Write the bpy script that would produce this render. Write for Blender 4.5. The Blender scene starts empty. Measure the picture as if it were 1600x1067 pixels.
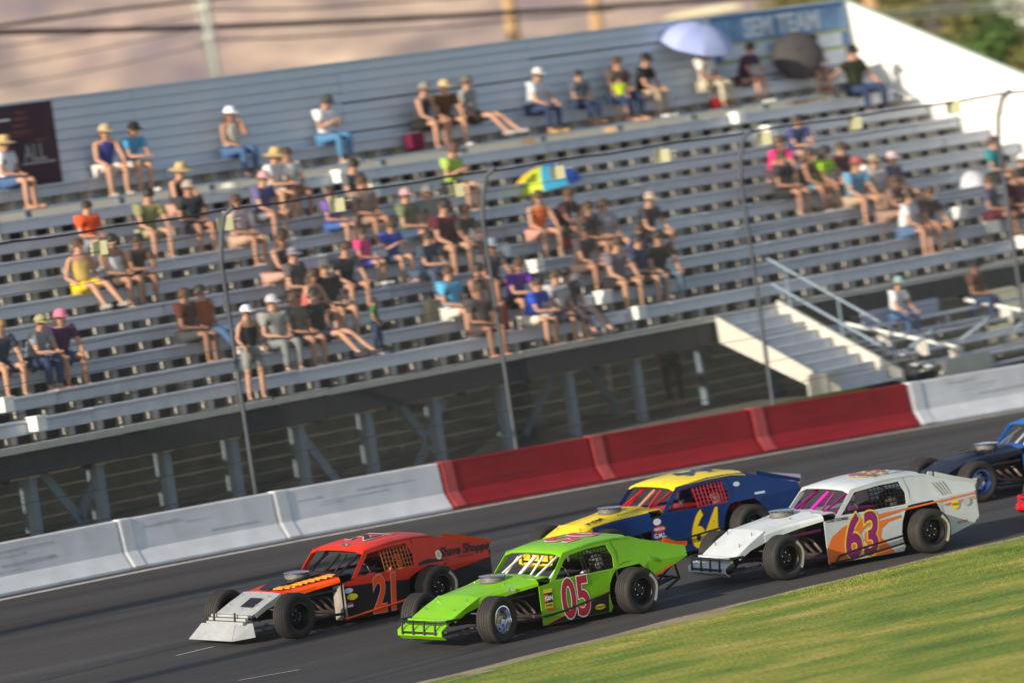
import bpy, bmesh, math, random
from math import *
from mathutils import Vector, Matrix, noise
random.seed(7)
S = bpy.context.scene
COL = S.collection

# ---------------- camera, world, sun, exposure ----------------
FPX = 9000.0; ROLL = radians(8.3); PIT = atan(301/FPX); HC = 7.0
cR, sR = cos(ROLL), sin(ROLL)
cam = bpy.data.cameras.new('camera'); camo = bpy.data.objects.new('camera', cam); COL.objects.link(camo)
cam.sensor_width = 36; cam.lens = FPX/1600*36; cam.clip_start = 1; cam.clip_end = 20000
cam.dof.use_dof = True; cam.dof.focus_distance = 85; cam.dof.aperture_fstop = .95; cam.dof.aperture_ratio = .6
up0 = Vector((0, sin(PIT), cos(PIT))); fw = Vector((0, cos(PIT), -sin(PIT))); rt0 = Vector((1, 0, 0))
ix = rt0*cR - up0*sR; iy = rt0*sR + up0*cR
camo.matrix_world = Matrix(((ix.x, iy.x, -fw.x, 0), (ix.y, iy.y, -fw.y, 0), (ix.z, iy.z, -fw.z, HC), (0, 0, 0, 1)))
S.camera = camo
BETA = radians(47.3); SEL = radians(21)
w = bpy.data.worlds.new('World'); S.world = w; w.use_nodes = True
nt = w.node_tree; bg = nt.nodes['Background']; sky = nt.nodes.new('ShaderNodeTexSky')
sky.sky_type = 'NISHITA'; sky.sun_disc = False; sky.sun_elevation = SEL
# direction towards the sun
sd = Vector((-cos(BETA)*cos(SEL), -sin(BETA)*cos(SEL), sin(SEL)))
sky.sun_rotation = atan2(sd.x, sd.y)
nt.links.new(sky.outputs[0], bg.inputs[0]); bg.inputs[1].default_value = 0.12
sl = bpy.data.lights.new('sun', 'SUN'); sl.energy = 5.0; sl.angle = radians(0.5); sl.color = (1, .88, .72)
so = bpy.data.objects.new('sun', sl); COL.objects.link(so); so.rotation_euler = (-sd).to_track_quat('-Z', 'Y').to_euler()
S.view_settings.view_transform = 'Standard'; S.view_settings.look = 'None'; S.view_settings.gamma = 1
S.view_settings.use_curve_mapping = False; S.view_settings.exposure = 0.36

# ---------------- surveying helpers: a sight line and the depth at which it meets the place ----------------
def sight(u, v):
    dx, dy = u-800, v-533.5
    x = dx*cR - dy*sR; y = dx*sR + dy*cR
    k = FPX*cos(PIT) - y*sin(PIT)
    return x/k, (-FPX*sin(PIT) - y*cos(PIT))/k
def at(u, v, Y):
    a, b = sight(u, v); return Vector((a*Y, Y, HC + b*Y))
def pic(P):
    x, y, z = P[0], P[1], P[2]-HC
    f = y*cos(PIT) - z*sin(PIT); up = y*sin(PIT) + z*cos(PIT)
    X = x/f*FPX; Y = -up/f*FPX
    return 800+X*cR+Y*sR, 533.5-X*sR+Y*cR

# ---------------- materials ----------------
MATS = {}
def mat(name, col, rough=.6, metal=0., var=0., scale=6., bump=0., coat=0., col2=None, stretch=None, detail=6, spec=.5):
    if name in MATS: return MATS[name]
    m = bpy.data.materials.new(name); m.use_nodes = True; MATS[name] = m
    n = m.node_tree; b = n.nodes['Principled BSDF']
    b.inputs['Roughness'].default_value = rough; b.inputs['Metallic'].default_value = metal
    b.inputs['Specular IOR Level'].default_value = spec
    if coat: b.inputs['Coat Weight'].default_value = coat; b.inputs['Coat Roughness'].default_value = .08
    c = (*col, 1)
    if var or col2 or bump:
        tc = n.nodes.new('ShaderNodeTexCoord'); mp = n.nodes.new('ShaderNodeMapping'); no = n.nodes.new('ShaderNodeTexNoise')
        n.links.new(tc.outputs['Object'], mp.inputs[0]); n.links.new(mp.outputs[0], no.inputs[0])
        if stretch: mp.inputs['Scale'].default_value = stretch
        no.inputs['Scale'].default_value = scale; no.inputs['Detail'].default_value = detail; no.inputs['Roughness'].default_value = .62
        r = n.nodes.new('ShaderNodeValToRGB'); r.color_ramp.elements[0].position = .32; r.color_ramp.elements[1].position = .68
        r.color_ramp.elements[0].color = (*(x*(1-var) for x in (col2 or col)), 1); r.color_ramp.elements[1].color = (*(min(1, x*(1+var)) for x in col), 1)
        n.links.new(no.outputs[0], r.inputs[0]); n.links.new(r.outputs[0], b.inputs['Base Color'])
        if bump:
            bp = n.nodes.new('ShaderNodeBump'); bp.inputs['Strength'].default_value = bump; bp.inputs['Distance'].default_value = .02
            n.links.new(no.outputs[0], bp.inputs['Height']); n.links.new(bp.outputs[0], b.inputs['Normal'])
    else: b.inputs['Base Color'].default_value = c
    return m
def paint(name, col): return mat('paint_'+name, col, .40, 0, .07, 2.2, .12, .12, spec=.3, detail=3)
def cloth(col):
    return mat('cloth_%d_%d_%d' % tuple(int(x*100) for x in col), col, .9, 0, .12, 9, .15, spec=.2)

# ---------------- mesh builder ----------------
class MB:
    def __init__(s): s.v = []; s.f = []; s.sm = False
    def add(s, vs, fs):
        o = len(s.v); s.v += [tuple(p) for p in vs]; s.f += [tuple(i+o for i in f) for f in fs]; return s
    def box(s, c, d, M=None):
        x, y, z = (k/2 for k in d)
        vs = [Vector((a*x, b*y, e*z)) for a in (-1, 1) for b in (-1, 1) for e in (-1, 1)]
        if M is not None: vs = [M @ p for p in vs]
        c = Vector(c); vs = [p+c for p in vs]
        return s.add(vs, [(0, 1, 3, 2), (4, 6, 7, 5), (0, 4, 5, 1), (2, 3, 7, 6), (0, 2, 6, 4), (1, 5, 7, 3)])
    def bar(s, p, q, w, h, up=Vector((0, 0, 1))):
        p, q = Vector(p), Vector(q); d = (q-p).normalized(); a = d.cross(up).normalized(); b = a.cross(d).normalized()
        vs = []
        for e in (p, q):
            for i, j in ((-1, -1), (1, -1), (1, 1), (-1, 1)): vs.append(e + a*(w/2*i) + b*(h/2*j))
        return s.add(vs, [(0, 1, 2, 3), (7, 6, 5, 4), (0, 4, 5, 1), (1, 5, 6, 2), (2, 6, 7, 3), (3, 7, 4, 0)])
    def tube(s, pts, r, n=8, r2=None):
        pts = [Vector(p) for p in pts]; k = len(pts); rings = []
        for i, p in enumerate(pts):
            d = (pts[min(i+1, k-1)] - pts[max(i-1, 0)]).normalized()
            a = d.cross(Vector((0, 0, 1)))
            if a.length < .05: a = d.cross(Vector((0, 1, 0)))
            a.normalize(); b = a.cross(d)
            rr = r if r2 is None else r+(r2-r)*i/(k-1)
            rings.append([p + a*(cos(t)*rr) + b*(sin(t)*rr) for t in (2*pi*j/n for j in range(n))])
        vs = [q for R in rings for q in R]; fs = []
        for i in range(k-1):
            for j in range(n): fs.append((i*n+j, i*n+(j+1) % n, (i+1)*n+(j+1) % n, (i+1)*n+j))
        fs.append(tuple(range(n-1, -1, -1))); fs.append(tuple((k-1)*n+j for j in range(n)))
        return s.add(vs, fs)
    def lathe(s, prof, n=28, axis='y', c=(0, 0, 0)):
        # prof: (radius, offset along axis)
        vs = []; c = Vector(c)
        for r, h in prof:
            for j in range(n):
                t = 2*pi*j/n; a, b = cos(t)*r, sin(t)*r
                vs.append(c + (Vector((a, h, b)) if axis == 'y' else Vector((a, b, h)) if axis == 'z' else Vector((h, a, b))))
        fs = []
        for i in range(len(prof)-1):
            for j in range(n): fs.append((i*n+j, (i+1)*n+j, (i+1)*n+(j+1) % n, i*n+(j+1) % n))
        return s.add(vs, fs)
    def grid(s, rows):
        k = len(rows[0]); vs = [p for r in rows for p in r]
        return s.add(vs, [(i*k+j, i*k+j+1, (i+1)*k+j+1, (i+1)*k+j) for i in range(len(rows)-1) for j in range(k-1)])
    def slab(s, poly, nrm, t):
        nrm = Vector(nrm)*t; a = [Vector(p) for p in poly]; b = [p+nrm for p in a]; n = len(a)
        return s.add(a+b, [tuple(range(n))[::-1], tuple(range(n, 2*n))] + [(i, (i+1) % n, n+(i+1) % n, n+i) for i in range(n)])
    def mesh(s, name, smooth=False, solid=0, bevel=0):
        me = bpy.data.meshes.new(name); me.from_pydata(s.v, [], s.f); me.update()
        bm = bmesh.new(); bm.from_mesh(me)
        if solid:
            bmesh.ops.recalc_face_normals(bm, faces=bm.faces); bmesh.ops.solidify(bm, geom=bm.faces[:], thickness=solid)
        bmesh.ops.recalc_face_normals(bm, faces=bm.faces)
        if bevel: bmesh.ops.bevel(bm, geom=bm.edges[:], offset=bevel, segments=2, affect='EDGES', profile=.6)
        if smooth:
            for f in bm.faces: f.smooth = True
        bm.to_mesh(me); bm.free()
        if smooth:
            try: me.set_sharp_from_angle(angle=radians(38))
            except Exception: pass
        return me
def link(name, me, m=None, parent=None):
    o = bpy.data.objects.new(name, me); COL.objects.link(o)
    if m is not None:
        if not me.materials: me.materials.append(m)
        elif me.materials[0] != m:
            o.material_slots[0].link = 'OBJECT'; o.material_slots[0].material = m
    if parent is not None: o.parent = parent
    return o
def put(name, mb, m, parent=None, smooth=False, solid=0, bevel=0):
    return link(name, mb.mesh(name, smooth, solid, bevel), m, parent)
def tag(o, label, cat, group=None, kind=None):
    if label: o['label'] = label
    if cat: o['category'] = cat
    if group: o['group'] = group
    if kind: o['kind'] = kind
    return o
def empty(name, loc=(0, 0, 0), rz=0):
    o = bpy.data.objects.new(name, None); COL.objects.link(o); o.location = loc; o.rotation_euler = (0, 0, rz); o.empty_display_size = .2; return o
def text_mesh(txt, size, offset=0., ext=.0015, shear=0., sx=1.):
    cu = bpy.data.curves.new('text', 'FONT'); cu.body = txt; cu.size = size; cu.offset = offset; cu.extrude = ext; cu.shear = shear
    cu.align_x = 'CENTER'; cu.align_y = 'CENTER'; cu.resolution_u = 4
    o = bpy.data.objects.new('text', cu); COL.objects.link(o)
    bpy.context.view_layer.update()
    me = bpy.data.meshes.new_from_object(o.evaluated_get(bpy.context.evaluated_depsgraph_get()))
    bpy.data.objects.remove(o); bpy.data.curves.remove(cu)
    me.transform(Matrix.Diagonal((sx, 1, 1, 1))); return me
def lettering(name, txt, size, m, M, parent, offset=0., shear=0., sx=1., ext=.0015):
    me = text_mesh(txt, size, offset, ext, shear, sx); me.transform(M); me.materials.clear()
    return link(name, me, m, parent)

# ---------------- the racetrack: outer wall line, banking, ground ----------------
TH0 = [radians(47 - 6*u/1600) for u in (0, 207, 449, 709, 942, 1192.6, 1440, 1600)]
BASEPX = [(0, 938), (207, 887), (449, 842), (709, 796), (942, 753), (1192.6, 708), (1440, 666), (1600, 645)]
P = {3: at(709, 796, 103)}
for i in (4, 5, 6, 7):
    t = tan((TH0[i]+TH0[i-1])/2); a, _ = sight(*BASEPX[i]); q = P[i-1]; P[i] = at(*BASEPX[i], (q.y-q.x*t)/(1-a*t))
for i in (2, 1, 0):
    t = tan((TH0[i]+TH0[i+1])/2); a, _ = sight(*BASEPX[i]); q = P[i+1]; P[i] = at(*BASEPX[i], (q.y-q.x*t)/(1-a*t))
WL = [Vector((P[i].x, P[i].y)) for i in range(1, 7)]   # joints between barrier sections
WZ = [.845, .80, .735, .67, .60, .505]
for k in range(4):
    d = WL[0]-WL[1]; an = atan2(d.y, d.x)+radians(1.2); WL.insert(0, WL[0]+Vector((cos(an), sin(an)))*3.85); WZ.insert(0, WZ[0]+[.02, .01, .0, .0][k])
for k in range(5):
    d = WL[-1]-WL[-2]; an = atan2(d.y, d.x)-radians(.9); WL.append(WL[-1]+Vector((cos(an), sin(an)))*4.1); WZ.append(WZ[-1]-.08+.01*k)
NW = len(WL); WID = 15.5; ZIN = -.19
def smooth_nrm(i):
    a = WL[max(i-1, 0)]; b = WL[min(i+1, NW-1)]; d = (b-a).normalized(); return Vector((d.y, -d.x))
def track(i, wv):
    """point on the ground: i = position along the wall in sections, wv = metres in from the wall"""
    i = min(max(i, 0), NW-1.0001); k = int(i); f = i-k
    # smooth interpolation of the joint points
    p0, p1, p2, p3 = WL[max(k-1, 0)], WL[k], WL[k+1], WL[min(k+2, NW-1)]
    c = .5*((2*p1) + (p2-p0)*f + (2*p0-5*p1+4*p2-p3)*f*f + (3*p1-p0-3*p2+p3)*f**3) if 0 < k < NW-2 else p1.lerp(p2, f)
    n = smooth_nrm(k).lerp(smooth_nrm(k+1), f).normalized(); q = c + n*wv
    zw = WZ[k]*(1-f)+WZ[k+1]*f
    z = zw + (ZIN-zw)*wv/WID if wv < WID else ZIN - .012*(wv-WID)
    return Vector((q.x, q.y, z))
def track_inv(x, y):
    best = None; p = Vector((x, y))
    for k in range(NW-1):
        a, b = WL[k], WL[k+1]; d = b-a; f = min(max((p-a).dot(d)/d.dot(d), -.2), 1.2); e = (p-(a+d*f)).length
        if best is None or e < best[0]: best = (e, k+f, k)
    _, i, k = best
    for _ in range(12):
        q = track(i, 0); n = smooth_nrm(int(min(i, NW-1))).lerp(smooth_nrm(int(min(i, NW-2))+1), i-int(i)).normalized()
        tt = Vector((-n.y, n.x)); e = (p-Vector((q.x, q.y))).dot(tt); i = min(max(i + e/3.95, 0), NW-1.001)
    q = track(i, 0); return i, (p-Vector((q.x, q.y))).dot(smooth_nrm(int(i)).lerp(smooth_nrm(int(i)+1), i-int(i)))
def zg(x, y):
    i, wv = track_inv(x, y); return track(i, wv).z
def on_ground(u, v, dz=0):
    lo, hi = 60., 125.
    for _ in range(34):
        m = (lo+hi)/2; q = at(u, v, m)
        if q.z > zg(q.x, q.y)+dz: lo = m
        else: hi = m
    return at(u, v, lo)

# ---- materials of the place
def noise_mat(name, cols, scale, rough=.9, stretch=None, bump=0., scale2=None, bumpd=.02, k2=.26):
    m = bpy.data.materials.new(name); m.use_nodes = True; MATS[name] = m; n = m.node_tree; b = n.nodes['Principled BSDF']
    b.inputs['Roughness'].default_value = rough; b.inputs['Specular IOR Level'].default_value = .3
    tc = n.nodes.new('ShaderNodeTexCoord'); mp = n.nodes.new('ShaderNodeMapping'); no = n.nodes.new('ShaderNodeTexNoise')
    n.links.new(tc.outputs['Object'], mp.inputs[0]); n.links.new(mp.outputs[0], no.inputs[0])
    if stretch:
        mp.inputs['Scale'].default_value = stretch[:3]
        if len(stretch) > 3: mp.vector_type = 'TEXTURE'; mp.inputs['Rotation'].default_value = (0, 0, stretch[3]); mp.inputs['Scale'].default_value = [1/k for k in stretch[:3]]
    no.inputs['Scale'].default_value = scale; no.inputs['Detail'].default_value = 8; no.inputs['Roughness'].default_value = .65
    r = n.nodes.new('ShaderNodeValToRGB'); e = r.color_ramp.elements
    e[0].position = .3; e[0].color = (*cols[0], 1); e[1].position = .72; e[1].color = (*cols[-1], 1)
    for k, c in enumerate(cols[1:-1]): q = e.new(.3+.42*(k+1)/(len(cols)-1)); q.color = (*c, 1)
    n.links.new(no.outputs[0], r.inputs[0]); out = r.outputs[0]
    n2 = n.nodes.new('ShaderNodeTexNoise'); n2.inputs['Scale'].default_value = scale2 or scale*14; n2.inputs['Detail'].default_value = 6
    n.links.new(tc.outputs['Object'], n2.inputs[0])
    mx = n.nodes.new('ShaderNodeMix'); mx.data_type = 'RGBA'; mx.blend_type = 'MULTIPLY'; mx.inputs[0].default_value = 1
    r2 = n.nodes.new('ShaderNodeValToRGB'); r2.color_ramp.elements[0].position = .3; r2.color_ramp.elements[1].position = .7
    r2.color_ramp.elements[0].color = (1-k2, 1-k2, 1-k2, 1); r2.color_ramp.elements[1].color = (1+k2, 1+k2, 1+k2, 1)
    n.links.new(n2.outputs[0], r2.inputs[0]); n.links.new(out, mx.inputs[6]); n.links.new(r2.outputs[0], mx.inputs[7]); n.links.new(mx.outputs[2], b.inputs['Base Color'])
    if bump:
        bp = n.nodes.new('ShaderNodeBump'); bp.inputs['Strength'].default_value = bump; bp.inputs['Distance'].default_value = bumpd
        n.links.new(n2.outputs[0], bp.inputs['Height']); n.links.new(bp.outputs[0], b.inputs['Normal'])
    return m
M_ASPH = noise_mat('asphalt', [(.026, .025, .027), (.044, .042, .043), (.058, .055, .053), (.078, .074, .071)], .8, .85, (.06, 1.3, 1, radians(44)), .5, 30, .006)
M_GRASS = noise_mat('grass', [(.07, .13, .012), (.14, .21, .02), (.28, .28, .04), (.44, .36, .11)], .9, .95, (.35, 1.1, 1, radians(40)), .8, 14, .05)
M_DIRT = noise_mat('dry_edge', [(.22, .17, .1), (.36, .3, .19)], 1.2, .95, None, .4)
M_FIELD = noise_mat('dry_field', [(.16, .13, .08), (.3, .25, .16)], .05, .95)
M_GGREEN = noise_mat('green_grass', [(.05, .13, .01), (.12, .24, .02)], 2, .95)
M_LINE = mat('line_paint', (.62, .6, .55), .8, 0, .25, 5, .2)

g = MB()
NI = (NW-1)*5
g.grid([[track(i/5, 15.5*j/10) for j in range(11)] for i in range(NI)])
o = put('road', g, M_ASPH, smooth=True); tag(o, 'dark grey banked asphalt of the racetrack', None, kind='structure')
g = MB(); g.grid([[track(i/5, q)+Vector((0, 0, .004)) for q in (.34, .46)] for i in range(NI)])
o = put('white_line', g, M_LINE); tag(o, 'white painted line along the foot of the outer wall', None, kind='structure')
# pale lane dashes on the asphalt
for k, (u0, v0, u1, v1) in enumerate([(372, 1063, 468, 1046), (276, 1024, 334, 1010)]):
    a, b = on_ground(u0, v0), on_ground(u1, v1); g = MB(); d = (b-a); n = Vector((-d.y, d.x, 0)).normalized()*.05
    g.add([a-n+Vector((0, 0, .005)), b-n+Vector((0, 0, .005)), b+n+Vector((0, 0, .005)), a+n+Vector((0, 0, .005))], [(0, 1, 2, 3)])
    o = put('lane_mark', g, mat('faded_line', (.3, .29, .28), .9, 0, .3, 20)); tag(o, 'faded pale lane mark on the asphalt', None, kind='structure')
for wv, i0, i1, hw in ((4.2, 1, 12, .16), (5.6, 3, 13, .12), (8.3, 0, 9, .2), (9.7, 2, 13, .14), (12.6, 4, 13, .18), (13.9, 0, 8, .12)):
    g = MB(); g.grid([[track(i, wv+.35*sin(i*.6+wv)+q*hw*min(1, (i-i0)*.8, (i1-i)*.8))+Vector((0, 0, .004)) for q in (-1, 0, 1)] for i in [i0+(i1-i0)*k/40 for k in range(41)]])
    o = put('skid_mark', g, mat('skid_rubber', (.036, .035, .037), .7, 0, .25, 2, stretch=(.2, 2, 1))); tag(o, 'long dark tyre rubber streak on the asphalt', None, kind='structure')
# verge of dry dirt and infield
g = MB(); g.grid([[track(i/5, q + .10*noise.noise(Vector((i*.7, q, 0)))) + Vector((0, 0, .004 if q < 15.6 else .008)) for q in (15.43, 15.52, 15.72, 16.0)] for i in range(NI)])
o = put('dirt_verge', g, M_DIRT); tag(o, 'dry tan verge between asphalt and infield grass', None, kind='structure')
g = MB(); rows = []
for i in range(NI):
    a = track(i/5, 15.6); rows.append([track(i/5, q)+Vector((0, 0, .012+.03*noise.noise(Vector((i*.3, q*1.7, 3))))) for q in (15.66, 16.2, 17, 18, 19.5, 21, 23, 26, 30, 36, 45)])
g.grid(rows); o = put('infield_grass', g, M_GRASS, smooth=True); tag(o, 'sunlit patchy mown infield grass', None, kind='structure')
g = MB(); g.add([(-400, -200, -.9), (400, -200, -.9), (400, 75, -.9), (-400, 75, -.9)], [(0, 1, 2, 3)])
put('ground', g, M_FIELD)['kind'] = 'structure'
# grass blades on the part of the infield in view
g = MB()
for _ in range(90000):
    u = random.uniform(560, 1640); v = random.uniform(835, 1090)
    i = random.uniform(3.5, 12); wv = 15.62 + 13*random.random()**1.3
    q = track(i, wv); uu, vv = pic(q)
    if not (560 < uu < 1640 and vv < 1100): continue
    h = random.uniform(.02, .055); a = random.uniform(0, pi); d = Vector((cos(a), sin(a), 0))*.007; l = Vector((random.uniform(-.03, .03), random.uniform(-.03, .03), h))
    g.add([q-d, q+d, q+l], [(0, 1, 2)])
me = bpy.data.meshes.new('grass'); me.from_pydata(g.v, [], g.f); o = link('grass_blades', me, M_GRASS); tag(o, 'short green and straw grass blades of the infield', 'grass', kind='stuff')
# ground beyond the wall: berm that rises to the right of the white sections, then flat
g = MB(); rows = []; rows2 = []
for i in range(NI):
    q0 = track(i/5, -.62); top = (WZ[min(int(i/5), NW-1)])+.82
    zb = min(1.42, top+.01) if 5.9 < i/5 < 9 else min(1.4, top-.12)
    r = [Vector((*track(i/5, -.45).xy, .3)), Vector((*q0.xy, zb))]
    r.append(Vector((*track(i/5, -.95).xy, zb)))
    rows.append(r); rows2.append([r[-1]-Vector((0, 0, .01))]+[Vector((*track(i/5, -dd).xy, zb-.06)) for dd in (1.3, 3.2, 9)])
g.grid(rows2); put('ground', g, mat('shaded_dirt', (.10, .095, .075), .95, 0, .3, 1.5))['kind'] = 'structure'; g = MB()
g.grid(rows); o = put('grass_bank', g, M_GGREEN); tag(o, 'strip of green grass behind the outer wall', None, kind='structure')
g = MB(); rows = []
for k, i in enumerate((0, NI/2, NI-1)):
    rows.append([Vector((*track(i/5, -8.5).xy, .75)), Vector((*track(i/5, -30).xy, .75)), Vector((-1200+1200*k, 3000, .7))])
g.grid(rows); put('ground', g, M_FIELD)['kind'] = 'structure'

# ---- outer wall, one concrete barrier per section
M_WHITE = noise_mat('barrier_white', [(.58, .59, .61), (.66, .68, .71), (.70, .72, .75)], 1.0, .7, (.16, 1.6, 1.6, radians(44)), .05, 1.6, .004, .12)
M_RED = noise_mat('barrier_red', [(.18, .007, .011), (.27, .010, .014), (.32, .016, .02)], 1.0, .6, (.16, 1.6, 1.6, radians(44)), .05, 1.6, .004, .12)
M_REDJ = mat('barrier_joint_red_lit', (.42, .06, .06), .6, 0, .2, 6)  # same red made lighter, painting the light caught by the joint strips
PROF = [(0, 0), (0, .07), (-.17, .33), (-.23, .86), (-.25, .88), (-.40, .88), (-.42, .86), (-.45, 0)]  # (metres behind face foot, height)
def barrier(k, m, mj, label):
    g = MB(); vs = []
    e = .006; a0 = track(k+e, 0); N = 4
    root = empty('concrete_barrier', track(k+.5, -.2)-Vector((0, 0, .02))); L = root.location
    rows = []
    for j in range(N+1):
        i = k+e+(1-2*e)*j/N; q = track(i, 0); n = smooth_nrm(k).lerp(smooth_nrm(k+1), i-k).normalized()
        rows.append([Vector((q.x+n.x*b, q.y+n.y*b, q.z-.03+h))-L for b, h in PROF])
    g.grid(rows); nP = len(PROF); base = len(g.v)
    g.f.append(tuple(range(nP))); g.f.append(tuple(N*nP+i for i in range(nP))[::-1])
    put('wall_body', g, m, root)
    g = MB(); rows = []
    for i in (k+.015, k+.015+.068):
        q = track(i, 0); n = smooth_nrm(k)
        rows.append([Vector((q.x+n.x*(b+.018), q.y+n.y*(b+.018), q.z-.03+h+(.012 if h > .8 else 0)))-L for b, h in PROF[1:6]])
    g.grid(rows); put('joint_band', g, mj, root, solid=.015)
    for _ in range(4):
        i0 = k+.1+.5*random.random(); ln = random.uniform(.12, .4); h = random.uniform(.38, .75); hw = random.uniform(.006, .02); g = MB(); rows = []
        for j in range(4):
            q = track(i0+ln*j/3, 0); n = smooth_nrm(k).lerp(smooth_nrm(k+1), i0-k).normalized(); rows.append([])
            for hh in (h-hw, h+hw): b = -.17-.06*(hh-.33)/.53+.004; rows[-1].append(Vector((q.x+n.x*b, q.y+n.y*b, q.z-.03+hh+.01*j*random.random()))-L)
        g.grid(rows); put('scuff_mark', g, mat('scuff_'+('red' if m == M_RED else 'white'), (.24, .02, .02) if m == M_RED else (.47, .48, .50), .8, 0, .2, 6), root)
    tag(root, label, 'barrier', 'concrete barrier sections of the outer wall')
names = {3: 'white concrete barrier section at the left edge behind the black and orange car nose',
         4: 'white concrete barrier section, second from the left, with dark stand posts behind it',
         5: 'white concrete barrier section that ends at the left end of the red wall',
         6: 'dark red concrete barrier section, leftmost of the three red ones',
         7: 'dark red concrete barrier section, middle one, behind the yellow roof',
         8: 'dark red concrete barrier section, rightmost, below the grandstand stairs',
         9: 'white concrete barrier section right of the red wall'}
for k in range(0, NW-2):
    red = k in (6, 7, 8)
    barrier(k, M_RED if red else M_WHITE, M_REDJ if red else mat('barrier_joint', (.6, .63, .64), .7, 0, .1, 5), names.get(k, 'white concrete barrier section %s' % ['outside the frame, farthest left', 'outside the frame, second from the left end', 'outside the frame, just left of the photo edge', '', '', '', '', '', '', '', 'at the right edge behind the dark blue car', 'outside the frame, second from the right end', 'outside the frame, farthest right'][k]))
# ---------------- grandstand ----------------
TS = radians(49); O = at(700, 574, 107); O.z = 0
tA = Vector((cos(TS), sin(TS), 0)); nB = Vector((-sin(TS), cos(TS), 0)); UZ = Vector((0, 0, 1))
Z0 = 3.12; RISE = .385; RUN = .79; NR = 11
def SP(a, b, z): return O + tA*a + nB*b + UZ*z
MST = Matrix((tA, nB, UZ)).transposed()      # stand axes -> world
def a_at(u, b, z):
    lo, hi = -40, 40
    for _ in range(40):
        m = (lo+hi)/2
        if pic(SP(m, b, z))[0] < u: lo = m
        else: hi = m
    return lo
BW = RUN*10+.65+.42                            # back wall distance
ZW = 9.2; AR = a_at(1319, BW, ZW); AL = -19.5
M_ALU = mat('aluminium_plank', (.56, .60, .66), .45, .1, .10, 1.2, .05, stretch=(.25, 4, 4))
M_ALU2 = mat('aluminium_weathered', (.50, .54, .60), .5, .1, .14, 2, .05)
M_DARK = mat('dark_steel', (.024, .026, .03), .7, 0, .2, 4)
M_POST = mat('post_steel', (.19, .25, .31), .55, .15, .12, 3)
M_BRK = mat('bracket_steel', (.50, .49, .45), .6, .1, .15, 9)
stand = empty('grandstand', SP(-5, 4, 1.43)); SL = stand.location.copy()
def W(a, b, z): return SP(a, b, z) - SL
stand['label'] = 'long aluminium bleacher grandstand with a planked back wall, raised on steel posts'; stand['category'] = 'grandstand'
A_ST0, A_ST1 = a_at(1120, 0, Z0), a_at(1214, 0, Z0)      # stair opening
SEC = []; a = AL
while a < AR-1: SEC.append((a, min(a+5.4, AR-.02))); a += 5.4
shared = {}
def shbox(name, key, dims, loc, m, parent, bev=0, wob=0):
    k = (name, key)
    if k not in shared:
        g = MB(); g.box((0, 0, 0), dims); shared[k] = g.mesh(name, bevel=bev)
    o = link(name, shared[k], m, parent); o.matrix_local = Matrix.Translation(loc) @ MST.to_4x4(); return o
def plank(name, a0, a1, b, z, d, t, m=None):
    L = a1-a0-.012
    return shbox(name, (round(L, 3), d, t), (L, d, t), W((a0+a1)/2, b, z)+Vector((0, 0, random.uniform(-.008, .008)))+nB*random.uniform(-.008, .008), m or M_ALU, stand, .014)
def row_z(k): return Z0 + RISE*k + (.20 if k >= 10 else 0)
def row_b(k): return .65 + RUN*k              # front of the seat plank of row k
SEATH = .42
for k in range(NR):
    for s0, s1 in SEC:
        mm = M_ALU if random.random() < .7 else M_ALU2
        plank('seat_plank', s0, s1, row_b(k)+.13, row_z(k)+SEATH-.03, .26, .05, mm)
        plank('foot_plank', s0, s1, row_b(k)+.45, row_z(k+1)-.03, .30, .05, M_ALU2)
        plank('slot_shade_board', s0, s1, row_b(k)+.44, row_z(k)+.16, .02, .33, M_DARK)  # dark sheet added to paint the shade in the slots between rows
        plank('riser_board', s0, s1, row_b(k)+.06, row_z(k)+SEATH-.155, .03, .19, mm)
        plank('foot_plank', s0, s1, row_b(k)-.14 if k else .37, row_z(k)-.03, .20 if k else .6, .05, M_ALU2) if k == 0 else None
# front edge: pale nosing and the dark beam under it
for s0, s1 in SEC:
    plank('front_nosing', s0, s1, .03, Z0-.03, .06, .13, mat('nosing_pale', (.62, .6, .54), .6, 0, .1, 3))
    plank('front_beam', s0, s1, .16, Z0-.32, .12, .4, M_DARK)
# brackets under the seats
slots = []
for k in range(NR):
    n = int((AR-AL)/.71)
    for j in range(n):
        aa = AL+.4+.71*j+(.35 if k % 2 else 0)
        if aa < AR-.2: slots.append((aa, k))
vis = [(a, k) for a, k in slots if -60 < pic(SP(a, row_b(k), row_z(k)))[0] < 1660]
vis.sort(key=lambda q: (SP(q[0], row_b(q[1]), 0)).y)
few = vis[:300]; rest = [q for q in slots if q not in set(few)]
gb = MB(); gb.box((0, 0, 0), (.12, .26, .26)); gb.box((.09, .0, 0), (.06, .2, .22)); bm_ = gb.mesh('seat_bracket')
for a, k in few:
    o = link('seat_bracket', bm_, M_BRK, stand); o.matrix_local = Matrix.Translation(W(a, row_b(k)+.26, row_z(k)+.13)) @ MST.to_4x4()
g = MB()
for a, k in rest: g.box(W(a, row_b(k)+.26, row_z(k)+.13), (.14, .26, .26), MST)
o = put('seat_brackets', g, M_BRK, stand); o['kind'] = 'stuff'
# slanted stringers and dark underside
for j in range(int((AR-AL)/2)+1):
    a = AL+.2+2*j
    g = MB(); g.bar(W(a, .3, Z0-.5), W(a, BW, Z0+RISE*NR-.5), .1, .25); put('stringer', g, M_DARK, stand)
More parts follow.
